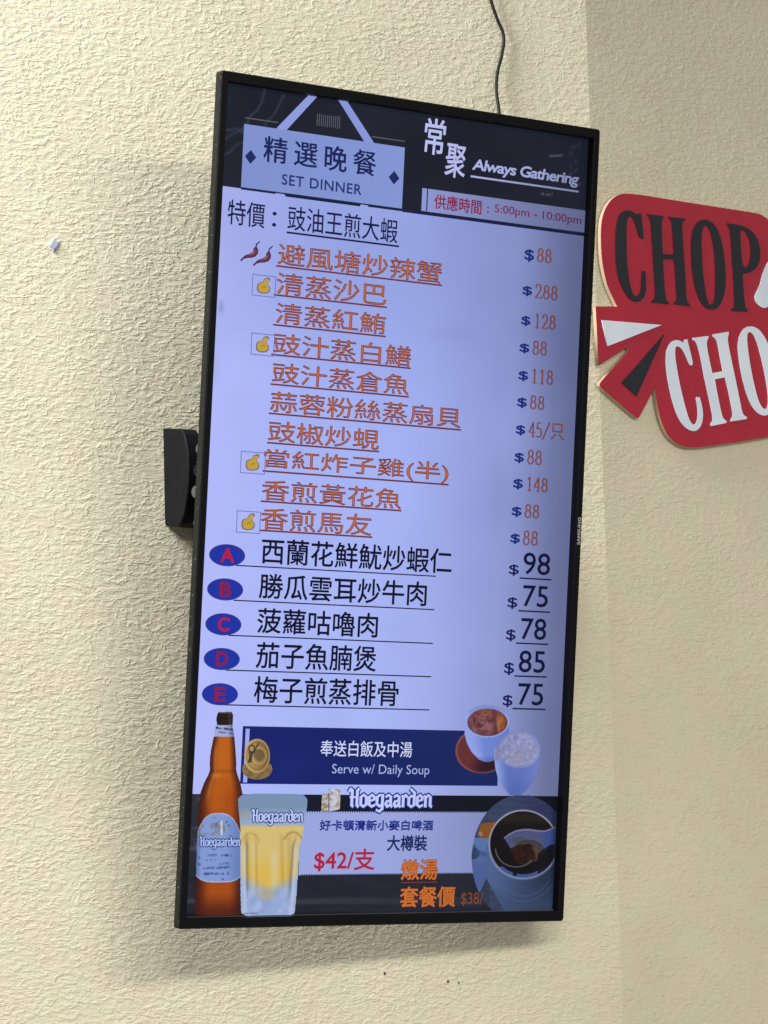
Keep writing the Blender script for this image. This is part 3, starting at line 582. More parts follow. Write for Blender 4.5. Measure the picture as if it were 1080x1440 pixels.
# condensed book-face figures for the price column, drawn as strokes
def _el(cx, cy, rx, ry, n=18): return [(cx + rx * math.cos(k * 2 * math.pi / n), cy + ry * math.sin(k * 2 * math.pi / n)) for k in range(n + 1)]
FIG = {'8': [_el(.5, .76, .30, .23), _el(.5, .27, .38, .265)],
       '1': [[(.52, 1), (.52, 0)], [(.26, .85), (.52, 1)], [(.25, .005), (.80, .005)]],
       '2': [[(.14, .74), (.18, .90), (.34, 1), (.60, 1), (.78, .88), (.80, .70), (.70, .52), (.44, .28), (.12, .02), (.90, .02), (.92, .14)]],
       '4': [[(.70, 0), (.70, 1), (.08, .30), (.96, .30)], [(.50, .005), (.90, .005)]],
       '5': [[(.86, 1), (.26, 1), (.18, .56), (.42, .64), (.70, .58), (.87, .40), (.86, .20), (.68, .04), (.40, 0), (.12, .08)]],
       '/': [[(.0, -.12), (1, 1.08)]]}
def thin_price(tx, bx):
    u0, u1, v0, v1 = bx; han = tx.endswith('只')
    chars = tx[:-1] if han else tx
    ue = u0 + (u1 - u0) * .60 if han else u1
    cw = (ue - u0) / len(chars); W = []
    for i, ch in enumerate(chars):
        for st_ in FIG[ch]: W.append([(u0 + cw * (i + .06 + .88 * x) + (v0 + y * (v1 - v0)) * 0, v0 + .6 + y * (v1 - v0 - 1.2)) for x, y in st_])
    for wd, col, z in ((1.0, (108, 48, 54), .0009), (.26, (204, 118, 70), .0011)):
        vs, fs = [], []
        for ln in W:
            for (x0, y0), (x1, y1) in zip(ln, ln[1:]):
                d = Vector((x1 - x0, y1 - y0)); L_ = d.length
                if L_ < 1e-6: continue
                d /= L_; vert = abs(d.y); w2 = wd * (.72 + .38 * vert) if wd > .5 else wd
                nx, ny = -d.y * w2, d.x * w2; k = len(vs); e = w2 * .35
                vs += [(x0 - d.x * e + nx, y0 - d.y * e + ny), (x0 - d.x * e - nx, y0 - d.y * e - ny), (x1 + d.x * e - nx, y1 + d.y * e - ny), (x1 + d.x * e + nx, y1 + d.y * e + ny)]; fs.append((k, k + 1, k + 2, k + 3))
        solid("price" if wd > .5 else "price_inner", vs, fs, col, z)
    if han: write("price", "只", (u0 + (u1 - u0) * .64, u1, v0, v1), (196, 116, 90), ming=.03, outline=(112, 56, 76), ow=.6)
for st, nm, tx, bx, ul in TEXTS:
    if st == 'navy': write(nm, tx, bx, (14, 20, 66), off=.16, underline=ul, uth=2.2)
    elif st == 'dish': write(nm, tx, bx, (198, 104, 56), ming=.008, outline=(112, 48, 46), over=.46, underline=ul, uth=2.0)
    elif st == 'meal': write(nm, tx, bx, (6, 8, 36), off=.38, underline=ul, uth=1.4)
    elif st == 'dollar': write(nm, tx, bx, (24, 46, 130), off=.45)
    elif st == 'dollar2': write(nm, tx, bx, (10, 22, 88), off=.25)
    elif st == 'price': thin_price(tx, bx)
    elif st == 'price2': write(nm, tx, bx, (8, 12, 66), off=.22, underline=ul, uth=1.8)
    elif st == 'head': write(nm, tx, bx, (20, 32, 84), off=.55, space=1.42, ming=.01)
    elif st == 'head2': write(nm, tx, bx, (30, 46, 108), off=.25, space=1.08)
    elif st == 'hours': write(nm, tx, bx, (134, 38, 76), off=.3)
    elif st == 'hours2': write(nm, tx, bx if tx != '-' else (189, 195, 376.0, 377.4), (124, 36, 76), ming=.018, off=.22)
    elif st == 'white': write(nm, tx, bx, (186, 192, 240), off=.5, shear=.08)
    elif st == 'hand': write(nm, tx, bx, (180, 188, 240), off=.5, shear=.14, space=.90, underline=ul, uth=2.4)
    elif st == 'banner': write(nm, tx, bx, (205, 214, 248), off=.12, z=.0012)
    elif st == 'banner2': write(nm, tx, bx, (165, 178, 230), off=.0, z=.0012)
    elif st == 'beer': pen_text(nm, tx, bx, (192, 202, 252), (20, 42, 122), .0016, 1.7)
    elif st == 'outl': write(nm, tx, bx, (132, 150, 228), z=.0014, off=.35, outline=(22, 40, 128), over=.5, space=1.05)
    elif st == 'bold': write(nm, tx, bx, (24, 38, 96), off=.45, z=.0012)
    elif st == 'red': write(nm, tx, bx, (172, 30, 60), off=.45, z=.0012)
    elif st == 'orange': write(nm, tx, bx, (206, 112, 44), off=.40, z=.0024, outline=(112, 58, 52), ow=.6, underline=ul, uth=1.4)
    elif st == 'orange2': write(nm, tx, bx, (128, 70, 50), off=.2, z=.0024)

# ---- lettered ovals
for k, (cx, cy, (rx, ry)) in zip('ABCDE', OVALS):
    pts = [(cx + rx * math.cos(a), cy + ry * math.sin(a)) for a in np.linspace(0, 2 * math.pi, 40, endpoint=False)]
    pt2 = [(cx + (rx + 1) * math.cos(a), cy + (ry + 1) * math.sin(a)) for a in np.linspace(0, 2 * math.pi, 40, endpoint=False)]
    flat("oval_rim", [pt2], (70, 60, 120), .0012, fall=False)
    flat("oval_badge", [pts], (26, 48, 160), .0014, fall=False)
    hw = 9.5 if k == 'A' else 8.0
    write("badge_letter", k, (cx - hw, cx + hw, cy - 8.3, cy + 8.3), (184, 24, 56) if k in 'AC' else (146, 22, 62), z=.0018, off=.5)

# ---- chillies
def chilli(cx, cy):
    def tf(x, y): return (cx + x * 1.0, cy + y)
    body = [(-13.5, -11.5), (-10.5, -8.5), (-7, -5.2), (-1, -3), (3, 0), (3.5, 3), (5.5, 5.3), (8, 5.2), (9.8, 2.2), (9.7, -1.5), (7, -5.2), (2, -7.2), (-5, -8.2), (-9, -9.8), (-11.8, -12.6)]
    flat("chilli_outline", [[tf(x * 1.05, y * 1.05 - .1) for x, y in body]], (66, 34, 74), .0010)
    inner = [(-8, -6.5), (-1, -3.8), (3.6, -.2), (4.6, 3), (7, 4), (8.6, 1.8), (8.2, -1.6), (5.6, -4.6), (1, -6.3), (-5, -7.4)]
    flat("chilli_body", [[tf(x, y) for x, y in inner]], (112, 52, 74), .0012)
    flat("chilli_shine", [[tf(-3, -4.6), tf(1.5, -2.2), tf(4.6, 1.5), tf(5.2, -.5), tf(2.5, -3.4)]], (160, 104, 128), .0014)
    flat("chilli_stem", [[tf(5.6, 4.8), tf(7.6, 5.2), tf(8.2, 8), tf(12.2, 12), tf(11.4, 13), tf(6.6, 9)]], (34, 44, 92), .0014)
chilli(-221.6, 290.2); chilli(-203.6, 286.5)

# ---- thumbs-up stickers
def thumb(u0, u1, v0, v1):
    w_, h_ = u1 - u0, v1 - v0; c = (104, 110, 176)
    flat("sticker_box", [line_poly(u0, v1, u1, v1, .9), line_poly(u0, v0, u1, v0, .9), [(u0, v1), (u0, v0), (u0 + 1, v0), (u0 + 1, v1)], [(u1 - 1, v1), (u1 - 1, v0), (u1, v0), (u1, v1)]], c, .0010, fall=False)
    o = [(.20, .30), (.22, .55), (.30, .64), (.43, .68), (.50, .84), (.62, .93), (.74, .90), (.75, .80), (.66, .68), (.66, .58), (.76, .47), (.76, .28), (.66, .16), (.45, .12), (.28, .16)]
    flat("thumb_outline", [[(u0 + x * w_, v0 + y * h_) for x, y in o]], (112, 96, 112), .0012, fall=False)
    flat("thumb", [[(u0 + (.49 + (x - .49) * .84) * w_, v0 + (.48 + (y - .48) * .86) * h_) for x, y in o]], (190, 156, 60), .0014, fall=False)
    flat("thumb_crease", [[(u0 + x * w_, v0 + y * h_) for x, y in ((.42, .40), (.50, .50), (.60, .46), (.57, .43), (.50, .46), (.45, .38))]], (140, 110, 52), .0016, fall=False)
for b in ((-217.5, -184.5, 239.5, 263.5), (-214.8, -182.2, 171.0, 195.5), (-221.3, -187.0, 33.0, 57.6), (-222.8, -189.6, -36.2, -11.4)):
    thumb(*b)

# ---- lower part: banner, beer advert, pictures
flat("lower_backdrop", [[(-270.5, -339), (270.5, -339), (270.5, -480.4), (-270.5, -480.4)]], (30, 33, 46), .0002, fall=False)
def streaks(X, Y, U, V):
    c = np.broadcast_to(A(29, 32, 45), U.shape + (3,)) * 1.0
    c = c + (np.exp(-((Y - 1262 - 5 * vnoise(X, Y, 90, 2)) / 3.0) ** 2) * 16)[..., None] + (np.exp(-((Y - 1271 + 3 * vnoise(X, Y, 70, 6)) / 2.0) ** 2) * 14)[..., None]
    c = c + ((vnoise(X * .15, Y, 5, 9) - .4) * 9)[..., None]
    c = c * (1 - .45 * sm(1280, 1288, Y))[..., None]
    return c, np.ones(U.shape, bool)
grid_pic("lower_marble", -270, 270, -480.4, -434, 1.5, streaks, .0004, disp)
def leftmarble(X, Y, U, V):
    c = np.broadcast_to(A(38, 40, 50), U.shape + (3,)) * 1.0
    c = c + (np.maximum(0, vnoise(X * .3 + Y * .08, Y, 6, 4) - .55) * 90)[..., None] + ((vnoise(X, Y, 30, 1) - .5) * 12)[..., None]
    return c, np.ones(U.shape, bool)
grid_pic("side_marble", -270, -105, -434, -339.2, 1.5, leftmarble, .0004, disp)
flat("dark_band", [[(-109, -338.8), (270.5, -338.8), (270.5, -358.3), (-109, -358.3)]], (13, 19, 38), .0006)
def panel(X, Y, U, V):
    c, m = white_bg(X, Y, U, V); return c * .90, m
grid_pic("advert_panel", -112, 170, -433.4, -358.4, 5, panel, .0005, disp)
nst = 80
flat("perforation", [[(-108 + i * 3.4, -358.2), (-108 + i * 3.4, -359.6), (-106.3 + i * 3.4, -359.6), (-106.3 + i * 3.4, -358.2)] for i in range(nst)], (13, 19, 38), .0007)
flat("perforation", [[(-108 + i * 3.4, -433.6), (-108 + i * 3.4, -432.2), (-106.3 + i * 3.4, -432.2), (-106.3 + i * 3.4, -433.6)] for i in range(nst)], (30, 33, 46), .0007)
def ban(X, Y, U, V):
    c = mix(np.broadcast_to(A(16, 30, 106), U.shape + (3,)) * 1.0, A(18, 34, 92), sm(-224, 200, U))
    c = c + ((vnoise(X, Y, 40, 2) - .5) * 4)[..., None]; return c, np.ones(U.shape, bool)
grid_pic("banner", BAN[0], BAN[1], BAN[2], BAN[3], 4, ban, .0008, disp)
flat("banner_bar", [[(BAN[0] + 4, BAN[3] - 3), (BAN[0] + 9.5, BAN[3] - 3), (BAN[0] + 9.5, BAN[2] + 1.5), (BAN[0] + 4, BAN[2] + 1.5)]], (158, 168, 232), .0010)

def to_uv_box(xs, ys):   # box (mm) that contains an area of the artwork
    # invert the artwork map by a small least-squares search on corners
    out = []
    for x in xs:
        for y in ys:
            u, v = (x - 553) / 1.04, -(y - 720) / 1.17
            for _ in range(25):
                X, Y = art(u, v); u -= (X - x) / 1.0; v += (Y - y) / 1.17
            out.append((u, v))
    o = np.array(out); return o[:, 0].min(), o[:, 0].max(), o[:, 1].min(), o[:, 1].max()

def bottle(X, Y, U, V):
    x, y = (X - 240) * 4.5, (Y - 990) * 4.5
    ys = [48, 70, 100, 130, 140, 205, 300, 360, 420, 450, 500, 560, 620, 700, 900, 1130, 1250, 1325, 1340]
    ls = [298, 288, 283, 290, 280, 268, 248, 242, 243, 232, 206, 184, 173, 168, 160, 154, 147, 146, 165]
    rs = [384, 392, 392, 388, 388, 400, 408, 412, 412, 420, 438, 450, 453, 455, 455, 450, 446, 442, 430]
    l = np.interp(y, ys, ls); r = np.interp(y, ys, rs); mask = (x > l) & (x < r) & (y > 48) & (y < 1340)
    t = np.clip((x - l) / (r - l), 0, 1)
    body = mix(np.broadcast_to(A(182, 92, 20), X.shape + (3,)) * 1.0, A(150, 60, 12), sm(420, 620, y) * .6)
    body = paint(body, sm(.32, .0, t) * 0 + (1 - sm(0, .34, t)) * .92, A(56, 18, 14))
    body = paint(body, sm(.70, 1, t) * .9, A(54, 20, 14))
    body = paint(body, np.exp(-((t - .45) / .2) ** 2) * np.exp(-((y - 330) / 80) ** 2) * .45, A(190, 104, 26))
    body = paint(body, np.exp(-((x - 290) / 30) ** 2 - ((y - 452) / 14) ** 2) * .6, A(212, 128, 48))
    body = paint(body, np.exp(-((y - 425) / 10) ** 2) * .25, A(80, 34, 12))
    body = paint(body, np.exp(-((t - .42) / .2) ** 2) * sm(470, 560, y) * (1 - sm(640, 720, y)) * .4, A(196, 102, 16))
    body = paint(body, sm(1180, 1330, y) * .75, A(60, 20, 18))
    cap = y < 135
    capc = mix(np.broadcast_to(A(34, 22, 18), X.shape + (3,)) * 1.0, A(78, 66, 60), np.exp(-((t - .8) / .1) ** 2) * .5)
    rgb = np.where(cap[..., None], capc, body)
    rgb = paint(rgb, ((y < 58) * .7), A(110, 104, 100)); rgb = paint(rgb, cap * (np.abs(y - 92) < 4) * .5, A(12, 8, 8)); rgb = paint(rgb, np.exp(-((t - .2) / .05) ** 2) * sm(220, 300, y) * (1 - sm(560, 660, y)) * .35, A(206, 140, 80))
    nl_ = ((y > 133) & (y < 206)); rgb = np.where(nl_[..., None], mix(np.broadcast_to(A(158, 168, 212), X.shape + (3,)) * 1.0, A(110, 116, 150), sm(.6, 1, t)), rgb)
    rgb = paint(rgb, nl_ * (np.abs(y - 155 - (t - .5) * 14) < 7) * (vnoise(x, y, 12, 3) > .42) * .8, A(36, 40, 80))
    rgb = paint(rgb, nl_ * (np.abs(y - 180 - (t - .5) * 10) < 5) * (vnoise(x, y, 10, 5) > .55) * .6, A(60, 66, 110))
    # label
    top = 690 + np.clip(np.abs(x - 300) / 140, 0, 1) ** 3 * 130; bot = 1128 - np.clip(np.abs(x - 300) / 150, 0, 1) ** 4 * 50
    lab = (y > top) & (y < bot) & (x > 152)
    lc = mix(np.broadcast_to(A(128, 152, 206), X.shape + (3,)) * 1.0, A(98, 122, 180), sm(.55, 1, t)); lc = mix(lc, A(88, 110, 160), (1 - sm(0, .12, t)) * .8)
    rgb = np.where(lab[..., None], lc, rgb)
    rgb = paint(rgb, lab * (np.minimum(np.abs(y - top), np.abs(y - bot)) < 7) * .6, A(186, 200, 236))
    hop = lab * (y < 830) * (vnoise(x + y * .3, y, 22, 7) > .52) * (x < 290) * (y + x * .3 > 795); rgb = paint(rgb, hop * .55, A(122, 112, 102))
    cr = lab * (ell(x, y, 308, 785, 34, 48) < 1); rgb = paint(rgb, cr * (.35 + .5 * (vnoise(x, y, 13, 2) > .5)), A(124, 118, 116)); rgb = paint(rgb, cr * (np.abs(x - 318) < 7) * .7, A(214, 220, 240))
    for yy, a, b_, k in ((958, 310, 380, .75), (955, 228, 290, .3), (985, 205, 290, .25), (1010, 300, 370, .35), (1035, 200, 372, .5), (1072, 205, 372, .6)):
        rgb = paint(rgb, lab * (np.abs(y - yy + (x - 300) * .03) < 8) * (x > a) * (x < b_) * (vnoise(x, y, 9, yy) > .42) * k, A(36, 46, 104))
    for sx, sy in ((176, 972), (180, 1015), (172, 1010), (325, 1108), (365, 768), (350, 745), (285, 760)):
        rgb = paint(rgb, (ell(x, y, sx, sy, 8, 8) < 1) * .6, A(60, 74, 140))
    return rgb, mask
b_ = to_uv_box((265, 345), (998, 1292)); grid_pic("beer_bottle_picture", b_[0] - 2, b_[1] + 2, b_[2], b_[3], .55, bottle, .0014, disp)

def glass(X, Y, U, V):
    x, y = (X - 240) * 4.5, (Y - 990) * 4.5
    ys = [566, 575, 600, 650, 700, 800, 835, 870, 900, 1000, 1200, 1320, 1346]
    ls = [520, 445, 420, 422, 428, 436, 430, 430, 434, 434, 436, 440, 480]
    rs = [770, 835, 860, 858, 852, 834, 832, 822, 812, 806, 792, 780, 745]
    l = np.interp(y, ys, ls); r = np.interp(y, ys, rs); mask = (x > l) & (x < r) & (y > 566) & (y < 1346)
    t = np.clip((x - l) / (r - l), 0, 1)
    c = mix(np.broadcast_to(A(118, 142, 174), X.shape + (3,)) * 1.0, A(146, 168, 200), sm(640, 720, y))
    c = paint(c, np.exp(-((y - 580 - 22 * (2 * t - 1) ** 2) / 7) ** 2) * .5, A(126, 146, 190))
    bw = mix(np.broadcast_to(A(210, 186, 116), X.shape + (3,)) * 1.0, A(216, 178, 78), sm(900, 1080, y))
    bw = paint(bw, np.exp(-((x - 650) / 26) ** 2) * sm(900, 980, y) * (1 - sm(1150, 1210, y)) * .55, A(206, 204, 176))
    beer = sm(752, 785, y) * (1 - sm(1130, 1230, y + 90 * np.abs(t - .5) * 2)); c = mix(c, bw, beer)
    foot = sm(1150, 1250, y + 130 * np.abs(t - .5)); c = mix(c, A(150, 170, 214) + ((vnoise(x, y, 40, 4) - .5) * 30)[..., None], foot * .9)
    c = paint(c, foot * np.exp(-((x - 600) / 50) ** 2) * (1 - sm(1200, 1260, y)) * .8, A(190, 160, 90))
    for fx, w_, k in ((537, 9, .45), (700, 11, .5), (745, 22, .4), (482, 16, .35)):
        c = paint(c, np.exp(-((x - fx - (y - 1000) * .02) / w_) ** 2) * sm(800, 850, y) * (1 - sm(1120, 1200, y)) * k * .6, A(150, 116, 56))
    for fx, w_, k in ((515, 12, .5), (560, 10, .25), (725, 8, .3)):
        c = paint(c, np.exp(-((x - fx) / w_) ** 2) * sm(850, 900, y) * (1 - sm(1150, 1230, y)) * k, A(208, 196, 150))
    ed = np.minimum(x - l, r - x); c = paint(c, np.exp(-(ed / 9) ** 2) * sm(780, 840, y) * .75, A(160, 182, 224))
    c = paint(c, np.exp(-((ed - 26) / 14) ** 2) * sm(860, 960, y) * .55, A(196, 206, 226)); c = paint(c, np.exp(-((ed - 44) / 8) ** 2) * sm(800, 900, y) * (1 - sm(1150, 1250, y)) * .5, A(92, 96, 104))
    ar = np.exp(-((ell(x, y, 500, 905, 60, 90) - 1) / .09) ** 2) * (y < 880) * (x < 560); c = paint(c, ar * .28, A(150, 112, 60))
    ar = np.exp(-((ell(x, y, 770, 890, 62, 80) - 1) / .10) ** 2) * (y < 860); c = paint(c, ar * .38, A(110, 80, 50))
    c = paint(c, (ell(x, y, 500, 1325, 50, 5) < 1) * .5, A(70, 80, 100)); c = paint(c, np.exp(-((y - 1336) / 5) ** 2) * .4, A(190, 205, 240))
    cr = (x > 436) & (x < 492) & (y > 662) & (y < 735); c = paint(c, cr * (.25 + .35 * (vnoise(x, y, 14, 6) > .5)), A(150, 146, 132))
    return c, mask
b_ = to_uv_box((330, 434), (1113, 1292)); grid_pic("beer_glass_picture", b_[0] - 2, b_[1] + 2, b_[2], b_[3], .55, glass, .0018, disp)

def coin(X, Y, U, V):
    x, y = (X - 330) * 3.375, (Y - 1000) * 3.375
    e1 = ell(x, y, 104, 212, 62, 82); e2 = ell(x, y, 104, 275, 72, 50); rib = (e2 < 1) & (y > 250)
    mask = (e1 < 1) | rib
    c = np.broadcast_to(A(150, 122, 72), X.shape + (3,)) * 1.0
    c = np.where((e1 < 1)[..., None], mix(np.broadcast_to(A(186, 154, 92), X.shape + (3,)) * 1.0, A(122, 94, 56), sm(40, 170, x)), c)
    c = paint(c, np.exp(-((e1 - .93) / .05) ** 2) * .6, A(204, 176, 112)); c = paint(c, np.exp(-((e1 - .80) / .04) ** 2) * .5, A(96, 72, 46))
    c = paint(c, (ell(x, y, 113, 208, 24, 28) < 1) * .55, A(84, 66, 52)); c = paint(c, np.exp(-((ell(x, y, 113, 212, 34, 38) - 1) / .1) ** 2) * .5, A(210, 184, 120))
    c = paint(c, (np.abs(x - 72) < 8) * (y > 190) * (y < 245) * .8, A(66, 56, 60)); c = paint(c, (np.abs(ell(x, y, 78, 178, 13, 16) - 1) < .25) * .8, A(40, 38, 52))
    c = paint(c, (np.abs((x - 90) + (y - 190) * .55) < 5) * (y > 150) * (y < 245) * .7, A(44, 40, 52))
    c = paint(c, (rib & (e1 > 1)) * (.3 + .4 * (vnoise(x, y, 12, 4) > .5)), A(104, 84, 56))
    return c, mask
b_ = to_uv_box((338, 384), (1036, 1100)); grid_pic("gold_coin_picture", b_[0], b_[1], b_[2], b_[3], .7, coin, .0012, disp)

def crest(X, Y, U, V):
    x, y = (X - 420) * 4.154, (Y - 1090) * 4.154
    m1 = inpoly(x, y, [(172, 78), (243, 82), (238, 200), (172, 214)]); m2 = inpoly(x, y, [(132, 108), (178, 104), (172, 214), (126, 214)])
    c = np.where(m2[..., None], A(164, 156, 150), A(186, 188, 206)) * np.ones(X.shape + (1,))
    c = paint(c, (vnoise(x, y, 20, 8) > .5) * .6, A(148, 124, 70)); c = paint(c, (vnoise(x, y, 11, 9) > .62) * .7, A(206, 208, 226))
    c = paint(c, (np.abs(x - 172) < 5) * .8, A(110, 104, 110)); c = paint(c, (ell(x, y, 212, 120, 18, 26) < 1) * .5, A(214, 216, 232))
    return c, m1 | m2
b_ = to_uv_box((449, 480), (1107, 1143)); grid_pic("beer_crest_picture", b_[0], b_[1], b_[2], b_[3], .7, crest, .0014, disp)

def tea(X, Y, U, V):
    x, y = (X - 630) * 7.714, (Y - 980) * 7.714
    sa = ell(x, y, 365, 585, 295, 248); rim = ell(x, y, 415, 262, 245, 178)
    ys = [262, 400, 500, 600, 680, 706]; l = np.interp(y, ys, [172, 172, 198, 250, 330, 400]); r = np.interp(y, ys, [660, 655, 620, 580, 520, 440])
    cup = (x > l) & (x < r) & (y > 262) & (y < 706)
    halo = np.clip((1.18 - ell(x, y, 415, 250, 245, 178)) / .18, 0, 1) * (y < 262)
    mask = (sa < 1) & (y > 380) | cup | (rim < 1)
    c = mix(np.broadcast_to(A(96, 44, 46), X.shape + (3,)) * 1.0, A(44, 18, 34), sm(250, 460, x + (y - 600) * .4)); c = paint(c, np.exp(-((sa - .96) / .05) ** 2) * .6, A(150, 92, 92))
    t = np.clip((x - l) / np.maximum(r - l, 1), 0, 1)
    cc = mix(np.broadcast_to(A(142, 158, 228), X.shape + (3,)) * 1.0, A(106, 132, 206), sm(.1, .5, t)); cc = mix(cc, A(104, 122, 200), sm(.55, .9, t)); cc = paint(cc, sm(620, 706, y) * .5, A(70, 84, 150))
    c = np.where(cup[..., None], cc, c)
    c = np.where((rim < 1)[..., None], A(146, 162, 226), c); c = paint(c, (rim < 1) * (1 - sm(120, 220, y)) * .6, A(112, 124, 190))
    so = ell(x, y, 420, 276, 222, 152); s = (1 - sm(.94, 1.02, so))
    sc = mix(np.broadcast_to(A(112, 66, 72), X.shape + (3,)) * 1.0, A(150, 84, 44), sm(460, 600, x)); sc = mix(sc, A(142, 80, 66), (1 - sm(140, 240, y)))
    sc = sc + ((vnoise(x, y, 60, 3) - .5) * 44)[..., None] + ((vnoise(x, y, 22, 6) - .5) * 30)[..., None]
    sc = paint(sc, np.exp(-((x - 545) / 16) ** 2) * (y > 240) * .5, A(170, 110, 70)); sc = paint(sc, np.exp(-((x - 500 - (y - 250) * .1) / 16) ** 2) * .5, A(66, 36, 48))
    sc = paint(sc, (ell(x, y, 380, 290, 90, 70) < 1) * (vnoise(x, y, 26, 12) > .5) * .35, A(170, 130, 140)); sc = paint(sc, sm(.8, 1, so) * .5, A(54, 38, 66))
    return paint(c, s, sc), mask
b_ = to_uv_box((636, 720), (988, 1092)); grid_pic("tea_cup_picture", b_[0], b_[1], b_[2], b_[3], .6, tea, .0014, disp)
def rice(X, Y, U, V):
    x, y = (X - 630) * 7.714, (Y - 980) * 7.714
    ys = [520, 640, 760, 880, 980, 1066]; l = np.interp(y, ys, [492, 490, 500, 530, 580, 650]); r = np.interp(y, ys, [992, 990, 975, 935, 870, 790])
    body = (x > l) & (x < r) & (y > 540) & (y < 1066); d = ell(x, y, 765, 575, 232, 210)
    mask = body | (d < 1)
    t = np.clip((x - l) / (r - l), 0, 1)
    c = mix(np.broadcast_to(A(140, 156, 220), X.shape + (3,)) * 1.0, A(92, 112, 184), sm(0, .3, t)); c = mix(c, A(108, 122, 194), sm(.6, 1, t)); c = mix(c, A(74, 98, 168), sm(820, 1040, y) * .6)
    rc = np.broadcast_to(A(138, 144, 186), X.shape + (3,)) * 1.0 + ((vnoise(x, y, 34, 4) - .5) * 30)[..., None] + ((vnoise(x, y, 15, 7) - .5) * 34)[..., None]
    rc = mix(rc, A(116, 128, 188), sm(.8, 1, d) * .8); rc = mix(rc, A(146, 140, 166), np.exp(-((x - 740) / 130) ** 2 - ((y - 640) / 90) ** 2) * .5)
    s = (1 - sm(.96, 1.02, d)) * (1 - sm(745, 790, y - ((x - 760) / 230) ** 2 * -60)); c = paint(c, s, rc)
    c = paint(c, (np.abs(x - 520) < 22) * (y > 500) * (y < 690) * .5, A(120, 112, 120)); c = paint(c, np.exp(-((x - l) / 8) ** 2) * (y > 560) * .6, A(156, 172, 226))
    return c, mask
b_ = to_uv_box((692, 760), (1025, 1120)); grid_pic("rice_bowl_picture", b_[0], b_[1], b_[2], b_[3], .6, rice, .0018, disp)

